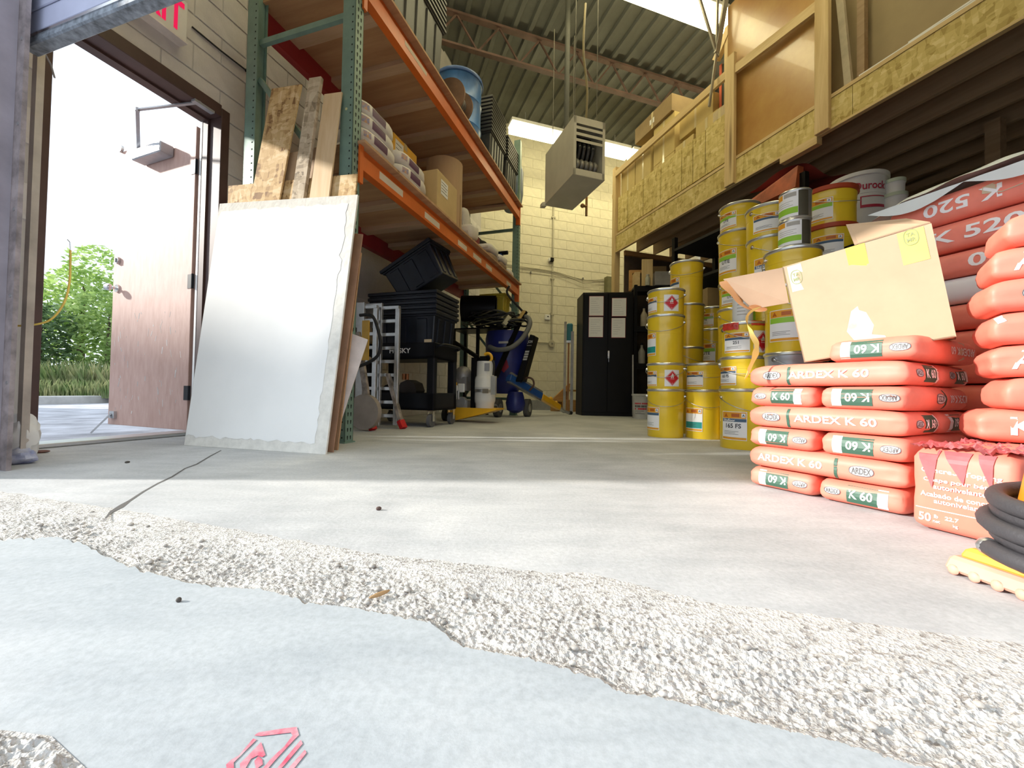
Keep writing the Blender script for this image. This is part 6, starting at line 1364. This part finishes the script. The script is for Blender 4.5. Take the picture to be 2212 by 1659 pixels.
for k, (dx, lb, tx) in enumerate(((.0, 'sunlit red bag lettered K, lowest of the right edge pile', 'K 60'), (.045, 'plain sunlit red bag, second in the right edge pile', None), (.03, 'sunlit red bag with letter A, third in the right edge pile', 'ARDEX'), (.03, 'sunlit red bag with K and torn corner, fourth in the right edge pile', 'K 60'), (.02, 'sunlit red bag with logo, fifth in the right edge pile', 'oval'), (.035, 'sunlit red bag with big A, sixth in the right edge pile', 'ARDEX'), (.055, 'sunlit red bag at the top of the right edge pile', None))):
    b = Bag(lb, PP + pdv*(.19+dx) + pn_*.10 + ZV*z, rzp+.06*math.sin(k*2.1), (.38, .19, .088), 60+k, grp=G3)
    if tx == 'oval': b.oval('-y', -.10, .036)
    elif tx: q = MB(); put_text(q, tx, -.05, .046, .16 if len(tx) == 4 else .2, .05, True, wrap=b.wrap('-y', .0016)); q.build('lettering', m_bw, b.t)
    if k == 3: q = MB(); put_poly(q, [(-.188, .07), (-.17, .08), (-.165, .062), (-.18, .055)], b.wrap('-y', .002)); q.build('torn_corner', m_bw, b.t)
    z += .0885
# ------------------------------------------------------------------ tilted cardboard box
BL, BR, TR, TL = pd(1737, 783, 1.49), pd(2066, 727, 1.21), pd(2012, 482, 1.24), pd(1690, 577, 1.52)
bx = thing('cardboard_box', 'open tan cardboard box tipped on top of the red bags', 'box', BL)
c4 = [p-BL for p in (BL, BR, TR, TL)]; nb_ = (c4[1]).cross(c4[3]).normalized()
if nb_.y < 0: nb_ = -nb_
m_bc = M('box_tan', (.50, .36, .23), .75, var=.04, scale=5); m_bci = M('box_inner', (.50, .34, .22), .8, var=.05)
dep = nb_*.24; th_ = nb_*.004
q = MB(); q.hexa(c4, [p+th_ for p in c4]); q.build('front_panel', m_bc, bx)
q = MB(); q.hexa([p+dep for p in c4], [p+dep+th_ for p in c4]); q.build('back_panel', m_bc, bx)
e1 = (c4[1]-c4[0]).normalized()*.004; e2 = (c4[3]-c4[0]).normalized()*.004
q = MB(); q.hexa([c4[0], c4[1], c4[1]+dep, c4[0]+dep], [x+e2 for x in (c4[0], c4[1], c4[1]+dep, c4[0]+dep)]); q.build('bottom_panel', m_bci, bx)
q = MB(); q.hexa([c4[1], c4[1]+dep, c4[2]+dep, c4[2]], [x-e1 for x in (c4[1], c4[1]+dep, c4[2]+dep, c4[2])]); q.build('end_panel', m_bc, bx)
q = MB(); q.hexa([c4[0], c4[0]+dep, c4[3]+dep, c4[3]], [x+e1 for x in (c4[0], c4[0]+dep, c4[3]+dep, c4[3])]); q.build('end_panel', m_bc, bx)
def flap(corners, name='flap', mat=m_bci, t=.004):
    c = [p-BL for p in corners]; n = (c[1]-c[0]).cross(c[2]-c[0]).normalized()*t
    q = MB(); q.hexa(c, [p+n for p in c]); return q.build(name, mat, bx)
flap([pd(1690, 578, 1.52), pd(1704, 654, 1.51), pd(1624, 668, 1.58), pd(1562, 603, 1.60)])
flap([pd(1846, 530, 1.40), pd(2010, 482, 1.25), pd(1958, 474, 1.42), pd(1828, 487, 1.52)])
def fc(a, b, o=.0012): return (c4[0].lerp(c4[1], a)).lerp(c4[3].lerp(c4[2], a), b) - nb_*o
m_ys = M('yellow_sticker', (.78, .72, .16), .5, var=.06); m_yt = M('yellow_tape', (.80, .62, .10), .35, var=.05)
def fquad(a0, a1, b0, b1, name, mat, par=None, o=.0012, sk=0.0):
    q = MB(); q.add([fc(a0, b0, o), fc(a1, b0, o), fc(a1-sk, b1, o), fc(a0-sk, b1, o)], [(0, 1, 2, 3)]); return q.build(name, mat, par or bx)
s1 = fquad(.035, .145, .72, .985, 'sticker', M('pale_sticker', (.78, .76, .55), .5, var=.04)); s2 = fquad(.80, .955, .70, .995, 'sticker', m_ys, None, .0012, -.0)
for so2, ca_, cb_ in ((s1, .09, .86), (s2, .875, .93)):
    q = MB(); wv = lambda a, b, ca_=ca_, cb_=cb_: fc(ca_+a/.385, cb_+b/.36, .0024); put_ring(q, 0, 0, .017, .026, .002, wv); put_text(q, 'TA', 0, .009, .02, .012, True, wrap=wv); put_text(q, 'MR', 0, -.008, .02, .012, True, wrap=wv); q.build('round_mark', M('mark_grey', (.30, .33, .16), .5, var=0), so2)
fquad(.47, .60, .80, 1.0, 'yellow_tape', m_yt); fquad(.52, .585, .68, .80, 'yellow_tape', m_yt)
m_ct = M('clear_tape_patch', (.78, .66, .54), .08, var=.2, scale=14, coat=.6)
q = MB(); q.add([fc(a, b, .0016+.002*abs(noise.noise((a*30, b*30, 0)))) for a, b in ((.30, .03), (.50, .02), (.62, .06), (.60, .12), (.52, .15), (.60, .40), (.52, .47), (.42, .40), (.36, .22), (.40, .12))], [tuple(range(10))]); q.build('clear_tape', m_ct, bx)
def ribbon(pts, w_, name, mat):
    P = [Vector(p)-BL for p in smooth(pts, 6)]; q = MB(); vs = []
    for i, p in enumerate(P):
        k = w_*(1+.25*math.sin(i*.9)); s_ = Vector((math.cos(i*.16), .3*math.sin(i*.2), .25)).normalized()*k; vs += [p-s_, p+s_]
    q.add(vs, [(2*i, 2*i+1, 2*i+3, 2*i+2) for i in range(len(P)-1)]); return q.build(name, mat, bx, smooth=60)
m_tp = M('orange_tape', (.80, .40, .16), .4, var=.08)
ribbon([pd(1568, 606, 1.595), pd(1590, 640, 1.585), pd(1622, 668, 1.575), pd(1645, 662, 1.56)], .026, 'peeling_tape', m_tp)
ribbon([pd(1636, 664, 1.56), pd(1614, 684, 1.56), pd(1622, 715, 1.555), pd(1634, 745, 1.55), pd(1630, 770, 1.55), pd(1612, 812, 1.55)], .013, 'hanging_tape', M('yellow_tape_strip', (.80, .58, .16), .4))
# ------------------------------------------------------------------ traffic cone and hose
CC = Vector((1.052, .70, 0)); 
t = thing('traffic_cone', 'orange traffic cone on a faded rubber base at the right edge', 'traffic cone', CC, R_(6))
m_cone = M('cone_orange', (.88, .30, .02), .45, var=.04); m_base = M('cone_base_faded', (.78, .36, .26), .6, var=.08)
q = MB(); q.hexa([(-.155, -.155, .006), (.155, -.155, .006), (.155, .155, .006), (-.155, .155, .006)], [(-.148, -.148, .036), (.148, -.148, .036), (.148, .148, .036), (-.148, .148, .036)]); q.build('base', m_base, t, bevel=.006)
for k in range(9): 
    for s in (0, 1):
        q = MB(); x_ = -.136+k*.034; q.ball((-.153, x_, .010) if s else (x_, -.153, .010), .010, 8, 6, (.5, 1, 1)); q.build('scallop', m_base, t, smooth=50)
q = MB(); q.hexa([(-.140, -.140, .034), (.140, -.140, .034), (.140, .140, .034), (-.140, .140, .034)], [(-.132, -.132, .056), (.132, -.132, .056), (.132, .132, .056), (-.132, .132, .056)]); q.build('raised_step', M('cone_step', (.85, .42, .06), .5), t, bevel=.006)
q = MB(); q.lathe([(.130, .05), (.124, .075), (.116, .16), (.035, .68), (.03, .69), (.022, .69)], 40); q.build('cone_body', m_cone, t, smooth=40)
t = thing('hose_coil', 'thick black rubber hose coiled around the traffic cone', 'hose', CC+ZV*.056)
pts = []
for i in range(150):
    a = i/150*math.pi*2*4.3+2.6; rr = .150+.010*math.sin(a*.43+1)-.012*(i/150); pts.append((rr*math.cos(a)*1.03, rr*math.sin(a), .018+.095*(i/150)+.014*math.sin(a*1.0+.8)))
q = MB(); q.tube(pts, .0155, 12); q.build('hose', M('hose_rubber', (.055, .052, .058), .6, var=.08, bp=.15, bscale=160), t, smooth=60)
for e_ in (0, -1): q = MB(); v_ = Vector(pts[e_]); q.ball(v_, .017, 12, 8); q.build('end_fitting', m_steel, t, smooth=40)
